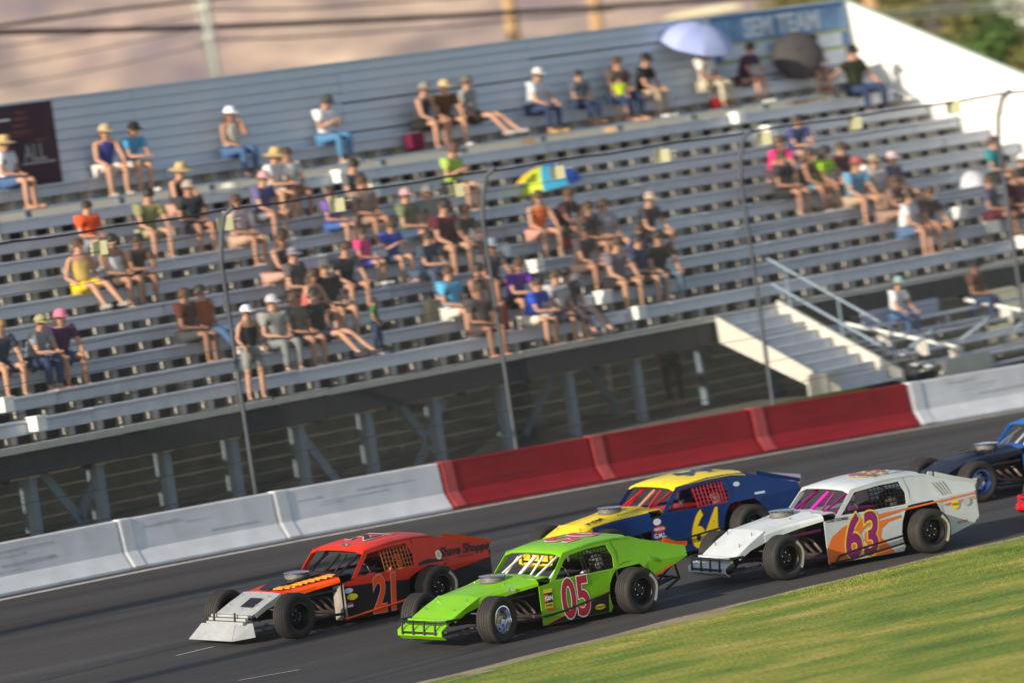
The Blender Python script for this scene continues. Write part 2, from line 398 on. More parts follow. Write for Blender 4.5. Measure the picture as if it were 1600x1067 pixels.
# posts with lit end brackets
u = -60; PU = []
for u in range(-70, 1760, 105): PU.append(u)
for n_, u in enumerate(PU):
    a = a_at(u+18, .35, Z0-.9)
    if A_ST0-.3 < a < A_ST1+1.0 or a > AR: continue
    g = MB(); g.box(W(a, .4, (Z0-.5+.9)/2), (.17, .17, Z0-.5-.9), MST); put('post', g, M_POST, stand, bevel=.01)
    g = MB(); g.box(W(a, .4, Z0-.48), (.26, .26, .18), MST); g.box(W(a-.55, .5, Z0-.47), (.16, .2, .1), MST); put('post_bracket', g, M_BRK, stand)
    g = MB(); g.box(W(a+.2, 4.2, 2.9), (.14, .14, 4.4), MST); put('post', g, M_POST, stand)
def brace(u0, v0, u1, v1, b):
    def pt(u, v):
        lo, hi = 90, 125
        for _ in range(40):
            m = (lo+hi)/2
            if (at(u, v, m)-O).dot(nB) < b: lo = m
            else: hi = m
        return at(u, v, lo)
    g = MB(); g.bar(pt(u0, v0)-SL, pt(u1, v1)-SL, .05, .17); put('cross_brace', g, M_POST, stand)
for q in [(612, 612, 706, 742), (694, 622, 646, 745), (62, 735, 146, 835), (150, 742, 124, 812), (455, 660, 540, 770), (880, 560, 820, 680), (905, 560, 985, 660)]: brace(*q, .7 if q[0] < 870 else 2.5)
# boarded screen deep under the stand
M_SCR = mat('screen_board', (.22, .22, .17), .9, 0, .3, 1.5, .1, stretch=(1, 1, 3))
scr = empty('screen_wall', SP(-4, 5, 1.42)); tag(scr, 'dark boarded screen wall under the grandstand, deep behind the posts', 'wall')
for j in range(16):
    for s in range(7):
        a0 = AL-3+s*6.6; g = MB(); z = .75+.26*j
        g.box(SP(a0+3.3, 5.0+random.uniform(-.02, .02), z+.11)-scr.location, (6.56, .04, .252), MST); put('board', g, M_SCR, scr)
# planked back wall
M_BWP = mat('wall_plank', (.55, .62, .70), .5, .1, .08, .8, .03, stretch=(.2, 1, 2))
zb = row_z(NR)-.3; nP = int((ZW-zb)/.205)+1
s0 = AL-3
while s0 < AR:
    s1 = min(s0+6.1, AR)
    for j in range(nP):
        zt = ZW-.205*j-.1; L = s1-s0-.01; key = (round(L, 3), 'bw')
        kk = ('wall_plank', key)
        if kk not in shared:
            g = MB(); g.box((0, 0, 0), (L, .03, .168), Matrix.Rotation(radians(-3), 3, 'X')); g.box((0, .03, -.1), (L, .02, .05)); shared[kk] = g.mesh('wall_plank')
        o = link('wall_plank', shared[kk], M_BWP, stand); o.matrix_local = Matrix.Translation(W((s0+s1)/2, BW+random.uniform(-.012, .012), zt)) @ Matrix.Rotation(random.uniform(-.0012, .0012), 4, nB) @ MST.to_4x4()
    s0 = s1
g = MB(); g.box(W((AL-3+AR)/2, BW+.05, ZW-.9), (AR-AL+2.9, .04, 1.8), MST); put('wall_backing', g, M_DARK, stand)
g = MB(); g.box(W((AL-3+AR)/2, BW, ZW+.015), (AR-AL+3, .09, .05), MST); put('wall_cap', g, M_BWP, stand)
a = AL
while a < AR:
    g = MB(); g.box(W(a, BW+.12, ZW-1.2), (.1, .12, 2.4), MST); put('wall_post', g, M_POST, stand); a += 2.6
# white wing wall closing the right end, following the rake
M_WING = mat('wing_white', (.8, .79, .75), .7, 0, .05, 1.5, .03)
wing = empty('end_wall', SP(AR, BW/2, 3)); tag(wing, 'bright white panelled end wall sloping down at the right end of the grandstand', 'wall')
n = 7
for j in range(n):
    b1 = BW-1.32*j; b0 = b1-1.31
    zt = lambda b: ZW-(BW-b)*RISE/RUN
    zl = lambda b: zt(b)-2.9
    g = MB(); A = AR+.02
    poly = [SP(A, b0, zl(b0)), SP(A, b1, zl(b1)), SP(A, b1, zt(b1)), SP(A, b0, zt(b0))]
    g.slab([p-wing.location for p in poly], tA, .04 + .006*(j % 2)); put('wall_panel', g, M_WING, wing)
g = MB(); g.bar(SP(AR+.04, BW, ZW+.02)-wing.location, SP(AR+.04, BW-9.2, ZW-9.2*RISE/RUN+.02)-wing.location, .12, .06); put('cap_rail', g, mat('cap_green', (.35, .42, .38), .6), wing)
for bb in (BW-2.6, BW-4.1):
    g = MB(); zt_ = ZW-(BW-bb)*RISE/RUN; g.box(SP(AR-.02, bb, zt_-1.2)-wing.location, (.04, .12, 2.1), MST); put('wall_batten', g, mat('batten', (.66, .66, .64), .7), wing)
# grey-blue gusset where the top row meets the end wall
g = MB(); g.slab([W(AR-.5, BW-.6, row_z(10)+.1), W(AR-.05, BW-1.6, row_z(9)+.2), W(AR-.05, BW-.1, row_z(11)), W(AR-.05, BW-.1, row_z(11)+.5)], tA, .03); put('end_panel', g, M_ALU2, stand)

# row markers
def plane_pt(u, v, b):
    lo, hi = 85, 150
    for _ in range(40):
        m = (lo+hi)/2
        if (at(u, v, m)-O).dot(nB) < b: lo = m
        else: hi = m
    return at(u, v, lo)
M_MARK = mat('marker_white', (.86, .87, .80), .7, 0, .05, 5)
def marker(u, v, label):
    best = min(range(NR), key=lambda k: abs(plane_pt(u, v, row_b(k)-.02).z-(row_z(k)+.33)))
    q = plane_pt(u, v, row_b(best)-.02); g = MB(); g.box((0, 0, 0), (.24, .24, .25), MST); g.box(UZ*.12, (.27, .27, .03), MST)
    o = put('row_marker', g, M_MARK, bevel=.004); o.location = SP((q-O).dot(tA), row_b(best)-.10, row_z(best)+.33); tag(o, label, 'row marker', 'white row markers down the grandstand aisles'); return best
words = ['topmost', 'second', 'third', 'fourth', 'fifth', 'sixth', 'seventh', 'eighth', 'ninth', 'lowest']
res = []
for j, (u, v) in enumerate([(525, 265), (575, 290), (627, 315), (677, 340), (728, 365), (778, 388), (832, 413), (883, 437), (937, 461), (990, 485)]):
    res.append(marker(u, v, 'white square row marker, %s%s of the diagonal line down the middle aisle' % (words[j], '' if j in (0, 9) else ' from the top')))
for j, (u, v) in enumerate([(1145, 172), (1194, 193), (1244, 216), (1295, 240), (1346, 261), (1396, 284), (1446, 305), (1495, 327), (1545, 348), (1593, 371)]):
    res.append(marker(u, v, 'white square row marker, %s%s of the diagonal line down the right aisle' % (words[j], '' if j in (0, 9) else ' from the top')))
res.append(marker(2, 633, 'white square row marker at the left edge of the photo, upper one')); res.append(marker(53, 662, 'white square row marker near the left end of the front row, lower one'))
print('marker rows', res)

# stairs down from the stand
M_CREAM = mat('stair_cream', (.58, .57, .50), .7, 0, .08, 2, .05)
st = empty('staircase', SP((A_ST0+A_ST1)/2, -1.4, 1.43)); tag(st, 'aluminium staircase with cream side walls leading down from the grandstand to the red wall', 'stairs'); TL = st.location
NS = 9; SR = (Z0-1.45)/NS; SN = .315
for j in range(NS):
    g = MB(); z = Z0-SR*(j+1); b = -SN*(j+.5)
    g.box(SP((A_ST0+A_ST1)/2, b, z-.02)-TL, (A_ST1-A_ST0-.1, SN+.02, .04), MST); g.box(SP((A_ST0+A_ST1)/2, b+SN/2, z+SR/2-.02)-TL, (A_ST1-A_ST0-.1, .02, SR-.03), MST)
    put('step', g, M_ALU, st)
def stringer_(a, nm, top, bot, m, th=.06):
    g = MB(); zz = lambda b: Z0 + (b)*SR/SN
    L = -NS*SN
    poly = [SP(a, 0, zz(0)+top), SP(a, 0, zz(0)-bot), SP(a, L*.93, max(1.3, zz(L*.93)-bot)), SP(a, L, 1.3), SP(a, L, zz(L)+top+.02)]
    g.slab([p-TL for p in poly], tA, th); put(nm, g, m, st)
stringer_(A_ST0-.06, 'side_wall', .02, .50, M_CREAM); stringer_(A_ST1, 'stringer', .1, .16, M_CREAM, .09)
g = MB(); g.box(SP(A_ST0+.1, -2.35, 1.55)-TL, (.5, .5, .5), MST); put('footing', g, M_CREAM, st)
for h in (.38, .88):
    g = MB(); zz = lambda b: Z0 + b*SR/SN
    g.tube([SP(A_ST1+.05, .1, zz(.1)+h)-TL, SP(A_ST1+.05, -NS*SN, zz(-NS*SN)+h)-TL], .035); put('handrail', g, M_POST, st, smooth=True)
for b in (-.3, -1.5, -2.7):
    g = MB(); g.tube([SP(A_ST1+.05, b, Z0+b*SR/SN)-TL, SP(A_ST1+.05, b, Z0+b*SR/SN+.88)-TL], .025); put('rail_post', g, M_POST, st)
# black netting skirt left of the stair
g = MB(); g.slab([SP(A_ST0-1.2, .2, Z0-.1), SP(A_ST0-.1, .2, Z0-.1), SP(A_ST0-.1, .2, Z0-.9)], nB, .03)
o = put('dark_gusset', MB().add([Vector(p)-SL for p in g.v], g.f), M_DARK, stand)

# low bleacher at the right in front of the stand
lb = empty('low_bleacher', SP(a_at(1460, -1.5, 1.6), -1.6, 1.3)); tag(lb, 'small low aluminium bleacher with bright handrails, in front of the grandstand right end', 'bleacher'); LL = lb.location
AB0 = a_at(1345, -1.0, 2.2); AB1 = AR+3
LROW = [(-.45, 2.35), (-1.05, 2.05), (-1.65, 1.78), (-2.25, 1.5)]
for k, (b, z) in enumerate(LROW):
    a = AB0+.15*k
    while a < AB1:
        a2 = min(a+3.0, AB1); L = a2-a-.02
        g = MB(); g.box(SP((a+a2)/2, b, z)-LL, (L, .25, .05), MST); put('seat_plank', g, M_ALU, lb)
        g = MB(); g.box(SP((a+a2)/2, b-.3, z-.22)-LL, (L, .24, .05), MST); put('foot_plank', g, M_ALU2, lb)
        a = a2
    for j in range(9):
        g = MB(); g.box(SP(AB0+.4+.15*k+1.6*j, b+.02, z-.25)-LL, (.16, .2, .4), MST); put('seat_bracket', g, M_BRK, lb)
g = MB(); g.box(SP(AB0+2.6, -.1, 2.52)-LL, (2.6, .03, .3), MST); put('back_panel', g, mat('panel_blue', (.42, .47, .6), .5), lb)
g = MB(); g.box(SP(AB0+.3, -.1, 2.40)-LL, (1.2, .03, .26), MST); put('back_panel', g, MATS['panel_blue'], lb)
for (u0, v0, u1, v1, b0, b1) in [(1318, 505, 1498, 543, -.3, -2.6), (1508, 468, 1690, 503, -.3, -2.6)]:
    p, q = plane_pt(u0, v0, b0)-LL, plane_pt(u1, v1, b1)-LL
    g = MB(); g.tube([p, q], .04); put('handrail', g, mat('rail_white', (.8, .8, .74), .5), lb, smooth=True)
    for f in (.35, .68, .97):
        r = p.lerp(q, f); g = MB(); g.box(r-UZ*.16, (.06, .28, .30), MST); put('rail_plate', g, M_BRK, lb)
for j in range(5):
    g = MB(); g.box(SP(AB0+.02+.15*j, -.6-.5*j, 2.2-.26*j)-LL, (.5, .3, .04), MST); put('step', g, M_CREAM, lb)
g = MB(); g.box(SP(AB0+1.0, -2.75, 1.42)-LL, (1.5, .1, .36), MST); put('front_panel', g, M_CREAM, lb)
g = MB()
for j in range(6): g.box(SP(AB0+.8+1.9*j, -1.3, 1.75)-LL, (.06, 2.0, .06), MST @ Matrix.Rotation(-.45, 3, 'X'))
put('frame', g, M_POST, lb)

# banners on the back wall
def wall_plane(u, v, b=BW-.03): return plane_pt(u, v, b)
def wall_text(txt, a, z, size, m, par, L, sx=1., off=0., b=None, shear=0):
    me = text_mesh(txt, size, off, .002, shear, sx)
    Mx = Matrix((tA, UZ, -nB)).transposed().to_4x4(); me.transform(Mx); me.materials.clear()
    o = link('lettering', me, m, par); o.location = SP(a, (b if b is not None else BW-.055), z)-L; return o
q0, q1 = wall_plane(-60, 172), wall_plane(79, 158)
a0, a1 = (q0-O).dot(tA), (q1-O).dot(tA)
bn = empty('banner', SP((a0+a1)/2, BW-.04, ZW-1.5)); tag(bn, 'dark maroon banner with brown dome and grey letters, left end of the back wall', 'banner')
g = MB(); g.box(SP((a0+a1)/2, BW-.035, ZW-.80)-bn.location, (a1-a0, .02, 1.62), MST); put('cloth', g, mat('maroon', (.045, .015, .03), .8, 0, .2, 3), bn)
M_BRN = mat('banner_brown', (.15, .05, .035), .8, 0, .3, 6)
for (u, v, wd, h) in [(30, 176, .34, .06), (30, 186, .46, .07), (28, 197, .40, .06), (28, 207, .8, .05), (22, 213, 1.0, .03), (62, 219, .35, .06)]:
    q = wall_plane(u, v); g = MB(); n_ = 12
    g.lathe([(wd/2, 0), (wd/2, .006), (0, .006)], 16, 'z'); mm = MB(); mm.add([Vector((x, y*h/wd*1.0, z)) for x, y, z in g.v], g.f)
    me = mm.mesh('print'); me.transform(Matrix((tA, UZ, -nB)).transposed().to_4x4()); o = link('print', me, M_BRN, bn); o.location = SP((q-O).dot(tA), BW-.046, (q.z))-bn.location
q = wall_plane(52, 240); wall_text('ALL', (q-O).dot(tA)+.02, q.z, .46, mat('banner_grey', (.3, .29, .28), .8), bn, bn.location, .8, .01)
q = wall_plane(60, 254); g = MB(); g.box(SP((q-O).dot(tA), BW-.05, q.z)-bn.location, (.9, .01, .05), MST); put('print_line', g, MATS['banner_grey'], bn)
q = wall_plane(4, 189); g = MB(); g.box(SP((q-O).dot(tA), BW-.05, q.z)-bn.location, (.35, .01, .05), MST); put('print_line', g, mat('banner_white', (.6, .6, .6), .8), bn)
# blue banner on the right
q0, q1 = wall_plane(1112, 50), wall_plane(1322, 40); a0, a1 = (q0-O).dot(tA), min((q1-O).dot(tA), AR-.03)
bb = empty('banner', SP((a0+a1)/2, BW-.04, ZW-1)); tag(bb, 'blue banner with large pale capitals and yellow lines, right end of the back wall', 'banner'); BL = bb.location
M_BLU = mat('banner_blue', (.06, .17, .36), .7, 0, .2, 3); M_YEL = mat('banner_yellow', (.6, .62, .03), .7); M_BW = mat('banner_pale', (.58, .64, .70), .7, 0, .1, 4)
g = MB(); g.box(SP((a0+a1)/2, BW-.035, ZW-.55)-BL, (a1-a0, .02, 1.06), MST); put('cloth', g, M_BLU, bb)
g = MB(); g.box(SP((a0+a1)/2, BW-.048, ZW-.36)-BL, (a1-a0-.06, .006, .5), MST); put('wide_band', g, mat('banner_mid', (.14, .28, .48), .7, 0, .3, 2), bb)
for z in (ZW-.66, ZW-1.05):
    g = MB(); g.box(SP((a0+a1)/2, BW-.048, z)-BL, (a1-a0, .006, .035), MST); put('yellow_line', g, M_YEL, bb)
g = MB(); g.box(SP((a0+a1)/2, BW-.046, ZW-.85)-BL, (a1-a0-.5, .006, .3), MST); put('pale_band', g, M_BW, bb)
mat('banner_deep', (.10, .25, .5), .7); wall_text('SEM TEAM', (a0+a1)/2+.05, ZW-.36, .60, M_BW, bb, BL, 1.02, .022, BW-.053)
wall_text('SPEEDWAY', (a0+a1)/2+.1, ZW-.85, .26, MATS['banner_deep'], bb, BL, 1.1, .006, BW-.053)

# ---------------- catch fence on the wall ----------------
M_FP = mat('fence_post', (.09, .10, .12), .6, .2, .1, 4); M_WIRE = mat('fence_wire', (.09, .08, .08), .7, .3); M_CABLE = mat('cable_dark', (.03, .028, .028), .7)
FZ = 6.62
def FP(i, z, off=0.): 
    q = track(i, -.52+off); return Vector((q.x, q.y, z))
def i_at(u, z):
    lo, hi = 0, NW-1.01
    for _ in range(40):
        m = (lo+hi)/2
        if pic(FP(m, z))[0] < u: lo = m
        else: hi = m
    return lo
fence = empty('catch_fence', FP(6, 1.4)); tag(fence, 'tall chain link catch fence on steel posts rising behind the outer wall', 'fence'); FL = fence.location
for u in (-8, 400, 806, 1206, 1606):
    i = i_at(u, 1.6); b = FP(i, 1.2); n = Vector((*smooth_nrm(int(i)), 0)); g = MB()
    g.tube([b-FL, FP(i, FZ-.9)-FL, FP(i, FZ-.45)+n*.08-FL, FP(i, FZ-.08)+n*.25-FL, FP(i, FZ+.05)+n*.5-FL], .04, 10); put('post', g, M_FP, fence, smooth=True)
def fcurve(z, r, n=60, m=M_WIRE, nm='wire'):
    g = MB(); g.tube([FP(i, z+.015*sin(i*9))-FL for i in [1+(NW-2.5)*k/n for k in range(n+1)]], r, 6); put(nm, g, m, fence, smooth=True)
for j in range(10): fcurve(1.75+.5*j, .006)
fcurve(FZ, .022, 60, M_CABLE, 'top_cable')
g = MB(); pitch = .085; i0, i1 = 2.2, NW-2.6; LEN = (i1-i0)*3.95; H = FZ-1.5
def fpt(s, z): return FP(i0+s/3.95, z)-FL
nwi = int((LEN+H)/pitch); rr = .0032
for sgn in (0, 1):
    for k in range(nwi):
        s = -H+k*pitch
        za, zc = 1.5, FZ; sa, sc = (s, s+H) if sgn == 0 else (s+H, s)
        # clip
        def clip(s1, z1, s2, z2):
            pts = []
            for lim in (0, LEN):
                if (s1-lim)*(s2-lim) < 0:
                    f = (lim-s1)/(s2-s1)
                    if s1 < 0 and lim == 0 or s1 > LEN and lim == LEN: s1, z1 = lim, z1+(z2-z1)*f
                    else: s2, z2 = lim, z1+(z2-z1)*f
            return s1, z1, s2, z2
        if max(sa, sc) < 0 or min(sa, sc) > LEN: continue
        sa, za, sc, zc = clip(sa, za, sc, zc)
        p, q, r = fpt(sa, za), fpt((sa+sc)/2, (za+zc)/2), fpt(sc, zc)
        d = Vector((0, 0, 1)).cross((r-p)).normalized()*rr; e = Vector((0, 0, rr))
        for x, y in ((p, q), (q, r)): g.add([x-e, x+e, x+d, y-e, y+e, y+d], [(0, 1, 4, 3), (1, 2, 5, 4), (2, 0, 3, 5)])
me = bpy.data.meshes.new('mesh'); me.from_pydata(g.v, [], g.f); o = link('chain_link', me, mat('chain_link_wire', (.22, .23, .22), .6, .2), fence); o['kind'] = 'stuff'
M_TAG = mat('tag_yellow', (.74, .72, .42), .7, 0, .06, 6)
for j, (u, v) in enumerate([(155, 388), (352, 350), (526, 321), (713, 298), (871, 270), (1035, 244), (1194, 217), (1336, 193), (1490, 168)]):
    i = i_at(u, FZ-.25); g = MB(); g.box((0, 0, 0), (.30, .02, .24)); g.box((.16, 0, .06), (.3, .012, .012)); g.box((0, 0, .14), (.02, .02, .1))
    o = put('fence_tag', g, M_TAG, bevel=.003); q = FP(i, FZ-.25); o.location = at(u, v, q.y); o.rotation_euler = (0, 0, radians(22+random.uniform(-6, 6)))
    tag(o, 'pale yellow tag on the fence cable, ' + ['leftmost one, over the boy in orange', 'second from left, beside the woman in pale pink', 'third from left, above the purple shirt', 'in front of the man with the yellow-green shirt', 'in front of the rainbow umbrella', 'alone over empty rows in the middle', 'left of the woman in hot pink', 'over empty rows right of the right aisle top', 'rightmost one, against the white end wall'][j], 'tag', 'yellow tags on the catch fence cable')
# ---------------- hills, poles, trees and roofs beyond ----------------
g = MB(); rows = []
def hz(x, y):
    f = (y-2200)/4200; base = 6 + 560*max(0, f)**1.15
    r = 0
    for o_, a_ in ((900, 90), (380, 60), (160, 40), (70, 18)): 
        q = noise.noise(Vector((x/o_+3.1, y/(o_*1.9), o_*.01))); r += a_*(1-2*abs(q))*min(1, max(0, f*3+.15))
    return base + r*.8 - 40*min(1, max(0, f*3))
for j in range(220):
    y = 2200+4200*j/219; rows.append([Vector((x, y, hz(x, y))) for x in [-700-300*(y/6000)+ (1400+600*(y/6000))*k/200 for k in range(201)]])
g.grid(rows); M_HILL = noise_mat('dry_hills', [(.10, .09, .16), (.30, .21, .20), (.58, .41, .29), (.84, .64, .44)], .022, .95, (1, .35, 1), 0, .06)  # dark lavender end of the ramp paints hillside shadows into the colour
o = put('hills', g, M_HILL, smooth=True); o['kind'] = 'structure'; o['label'] = 'hazy dry brown hills rising behind the grandstand'

def pole(name, u, v0, v1, Y, r, m, label, cat, bands=()):
    b = at(u, v1, Y); t_ = at(u-8, v0, Y); root = empty(name, (b.x, b.y, 1.2)); H = t_.z+3-1.2
    g = MB(); g.tube([(0, 0, 0), (0, 0, H)], r, 12, r*.85); put('shaft', g, m, root, smooth=True)
    for z in bands: g = MB(); g.tube([(0, 0, z-1.2), (0, 0, z-1.05)], r*1.25, 12); put('band', g, mat('band_steel', (.55, .55, .5), .5), root); 
    tag(root, label, cat); return root
M_CONC = mat('pole_concrete', (.52, .53, .48), .8, 0, .1, 2); M_WOOD = mat('pole_wood', (.46, .29, .14), .8, 0, .18, 3, stretch=(6, 6, .5))
ps = at(322, 15, 175).z; p2 = at(330, 62, 175).z
pole('utility_pole', 334.5, 0, 120, 175, .22, M_CONC, 'pale grey concrete utility pole behind the left part of the back wall', 'utility pole', (ps, p2))
pole('utility_pole', 803, 0, 60, 185, .24, M_WOOD, 'tan wooden utility pole behind the middle of the back wall', 'utility pole')
pole('utility_pole', 934, 0, 45, 190, .23, M_WOOD, 'tan wooden utility pole, right one of the two behind the back wall', 'utility pole')
pole('utility_pole', 1364, 0, 24, 186, .25, M_WOOD, 'tan wooden utility pole standing before the trees right of the blue banner', 'utility pole')
def cable(pts, r, label, m=None, Y=175, nm='cable'):
    P_ = [at(u, v, Y+.02*(u-320)) for u, v in pts]; c = P_[0].lerp(P_[-1], .5); g = MB(); n = 40; fine = []
    # smooth curve through points
    for i in range(len(P_)-1):
        p0, p1, p2_, p3 = P_[max(i-1, 0)], P_[i], P_[i+1], P_[min(i+2, len(P_)-1)]
        for k in range(8):
            f = k/8; fine.append(.5*((2*p1)+(p2_-p0)*f+(2*p0-5*p1+4*p2_-p3)*f*f+(3*p1-p0-3*p2_+p3)*f**3))
    fine.append(P_[-1]); g.tube([p-c for p in fine], r, 6); o = put(nm, g, m or M_CABLE, smooth=True); o.location = c; tag(o, label, 'cable', 'overhead cables')
cable([(-60, 52), (0, 51), (160, 48), (320, 43), (600, 31), (800, 20), (1000, 8), (1250, -10)], .085, 'thick black overhead cable, the heaviest one crossing most of the sky area')
cable([(-60, 47), (0, 41), (150, 20), (320, 0), (420, -14)], .055, 'black overhead cable rising from the left edge to the concrete pole')
cable([(334, 16), (480, 14), (600, 5), (800, -8)], .03, 'thin overhead wire leaving the concrete pole near the top edge')
cable([(340, 63), (480, 58), (640, 47), (800, 32), (960, 16)], .03, 'thin overhead wire leaving the concrete pole at its lower band')
M_CG = mat('cable_grey', (.30, .25, .25), .8)
cable([(-40, 78), (0, 74), (150, 52), (318, 22)], .024, 'faint grey overhead wire left of the concrete pole, upper of three', M_CG)
cable([(-40, 112), (0, 106), (160, 76), (325, 42)], .024, 'faint grey overhead wire left of the concrete pole, middle of three', M_CG)
cable([(-40, 143), (0, 136), (170, 105), (330, 68)], .024, 'faint grey overhead wire left of the concrete pole, lowest of three', M_CG)
M_CP = mat('cable_pale', (.55, .55, .42), .6)
for j, (v0, v1) in enumerate(((22, 5), (26, 10), (33, 17))):
    cable([(1360, v0), (1480, (v0+v1)/2-1), (1620, v1-3)], .03, 'pale overhead wire in front of the trees, %s of three' % ('top', 'middle', 'lowest')[j], M_CP, 150)

# trees
M_BARK = mat('bark', (.10, .075, .05), .9, 0, .2, 8)
LEAF = [noise_mat('leaf_olive', [(.07, .08, .02), (.17, .17, .04)], 1.2), noise_mat('leaf_green', [(.03, .07, .015), (.09, .16, .03)], 1.2), noise_mat('leaf_dry', [(.12, .11, .03), (.26, .24, .07)], 1.2)]
def tree(u, v, Y, R, Hc, m, label, n=2600, leaf=.14):
    top = at(u, v, Y); root = empty('tree', (top.x, top.y, 1.2)); H = top.z-1.2
    rnd = random.Random(int(u*7+v)); g = MB()
    lobes = [(Vector((rnd.uniform(-.7, .7)*R, rnd.uniform(-.7, .7)*R, H-R*Hc*rnd.uniform(.2, 1.7))), R*rnd.uniform(.35, .6)) for _ in range(11)]
    g.tube([(0, 0, 0), (.1, 0, H*.3), (-.1, .1, H*.6)], .3, 8, .14); put('trunk', g, M_BARK, root, smooth=True)
    for c, r in lobes[:5]:
        g = MB(); g.tube([(0, 0, H*.35), c*.5+Vector((0, 0, H*.2)), c], .12, 6, .03); put('limb', g, M_BARK, root, smooth=True)
    g = MB()
    for _ in range(n):
        c, r = rnd.choice(lobes); d = Vector((rnd.gauss(0, 1), rnd.gauss(0, 1), rnd.gauss(0, 1))).normalized(); p = c+d*r*(rnd.random()**.35)
        a = Vector((rnd.gauss(0, 1), rnd.gauss(0, 1), rnd.gauss(0, .6))).normalized()*leaf*rnd.uniform(.5, 1.2); b = a.cross(d).normalized()*leaf*rnd.uniform(.3, .8)
        g.add([p-a-b, p+a-b*.3, p+a*.6+b, p-a*.7+b*.8], [(0, 1, 2, 3)])
    me = bpy.data.meshes.new('crown'); me.from_pydata(g.v, [], g.f); link('crown', me, m, root)
    tag(root, label, 'tree', 'trees behind the right end of the grandstand')
tree(1215, -22, 230, 2.4, 1, LEAF[2], 'olive tree top peeking above the blue banner')
tree(1395, -50, 215, 3.6, 1.2, LEAF[0], 'dark olive tree just right of the wooden pole', 5200)
tree(1445, 10, 190, 2.6, 1, LEAF[2], 'yellowish dry tree behind the middle of the white end wall', 4200)
tree(1500, -12, 205, 2.6, 1.3, LEAF[1], 'deep green tree between the yellowish tree and the house', 4600)
tree(1535, 50, 180, 1.9, 1.1, LEAF[1], 'low green bushy tree in front of the house gable', 3200)
tree(1600, 40, 178, 1.8, 1.3, LEAF[0], 'olive green tree at the right edge under the roof slope', 3600)
tree(1560, 95, 172, 1.5, 1, LEAF[2], 'small dry bush above the lower end of the white end wall', 2400)
tree(1320, -40, 240, 2.6, 1, LEAF[1], 'dark green tree behind the right corner of the blue banner', 3200)
# house at the top right and the pale roofs
def slabthing(name, pts, Y, depth, m, label, cat, parts=()):
    P_ = [at(u, v, Y) for u, v in pts]; c = sum(P_, Vector())/len(P_); root = empty(name, (c.x, c.y, 1.2)); L = root.location
    g = MB(); g.slab([p-L for p in P_], (0, 1, 0), depth); put('wall' if name == 'house' else 'roof_slab', g, m, root)
    for nm, pp, dy, dd, mm in parts:
        Q = [at(u, v, Y-dy) for u, v in pp]; g = MB(); g.slab([p-L for p in Q], (0, 1, 0), dd); put(nm, g, mm, root)
    tag(root, label, cat)
M_RF = mat('roof_grey', (.5, .48, .42), .8, 0, .1, .6); M_ST = mat('stucco_orange', (.50, .30, .15), .9, 0, .08, 1); M_FAS = mat('fascia_white', (.72, .71, .64), .7, 0, .08, 3)
slabthing('house', [(1548, 66), (1562, 36), (1600, 8), (1680, -10), (1700, 90), (1560, 86)], 240, 8, M_ST, 'orange stucco house gable with white eaves and pale roof at the top right', 'house',
          [('roof', [(1535, 24), (1600, -22), (1700, -60), (1700, -10), (1600, 16), (1572, 30)], .6, 9, M_RF), ('fascia', [(1546, 52), (1572, 55), (1700, -2), (1700, -22), (1600, 21)], .9, .5, M_FAS)])
slabthing('shed_roof', [(1030, 33), (1048, 24), (1105, 12), (1155, 6), (1156, 13), (1110, 22)], 260, 6, mat('roof_cream', (.7, .64, .45), .8, 0, .1, .5), 'cream flat shed roof just above the back wall left of the blue banner', 'shed')
slabthing('shed_roof', [(1522, 86), (1545, 80), (1572, 81), (1566, 92), (1530, 93)], 200, 4, mat('roof_cream2', (.7, .66, .56), .8), 'small pale shed roof above the lower end of the white end wall', 'shed')
slabthing('shed_roof', [(1556, 60), (1580, 57), (1588, 63), (1560, 66)], 215, 3, mat('roof_cream3', (.55, .54, .44), .8), 'tiny pale roof among the trees below the house eaves', 'shed')
# tall light poles left of the frame, whose shadows cross the asphalt
for (u, v, d, Hh, r, lb_) in [(300, 925, 34, 17, .34, 'upper'), (420, 1012, 36, 17.5, .30, 'lower')]:
    q = on_ground(u, v); b = q - Vector((cos(BETA), sin(BETA), 0))*d; z = .9
    root = empty('light_pole', (b.x, b.y, z-.2)); g = MB(); g.tube([(0, 0, 0), (0, 0, Hh)], r, 10, r*.7); put('shaft', g, M_FP, root, smooth=True)
    g = MB(); g.box((0, 0, Hh), (.3, .5, .25)); put('lamp_head', g, M_DARK, root)
    tag(root, 'steel light pole off the left edge, casting the %s dark stripe over the asphalt' % lb_, 'light pole')

# the valley air that pales the hills
g = MB(); g.box((0, 3300, 420), (4200, 7000, 850)); me = g.mesh('haze')
hm = bpy.data.materials.new('haze_air'); hm.use_nodes = True; n = hm.node_tree; n.nodes.remove(n.nodes['Principled BSDF'])
pv = n.nodes.new('ShaderNodeVolumePrincipled'); pv.inputs['Color'].default_value = (1, .93, .92, 1); pv.inputs['Density'].default_value = .00011; pv.inputs['Anisotropy'].default_value = .2
n.links.new(pv.outputs[0], [q for q in n.nodes if q.type == 'OUTPUT_MATERIAL'][0].inputs['Volume'])
o = link('haze', me, hm); o['kind'] = 'stuff'; o['label'] = 'thin warm haze in the valley air'
M_BLKM = mat('black_metal', (.02, .02, .022), .5, .4, .2, 12)
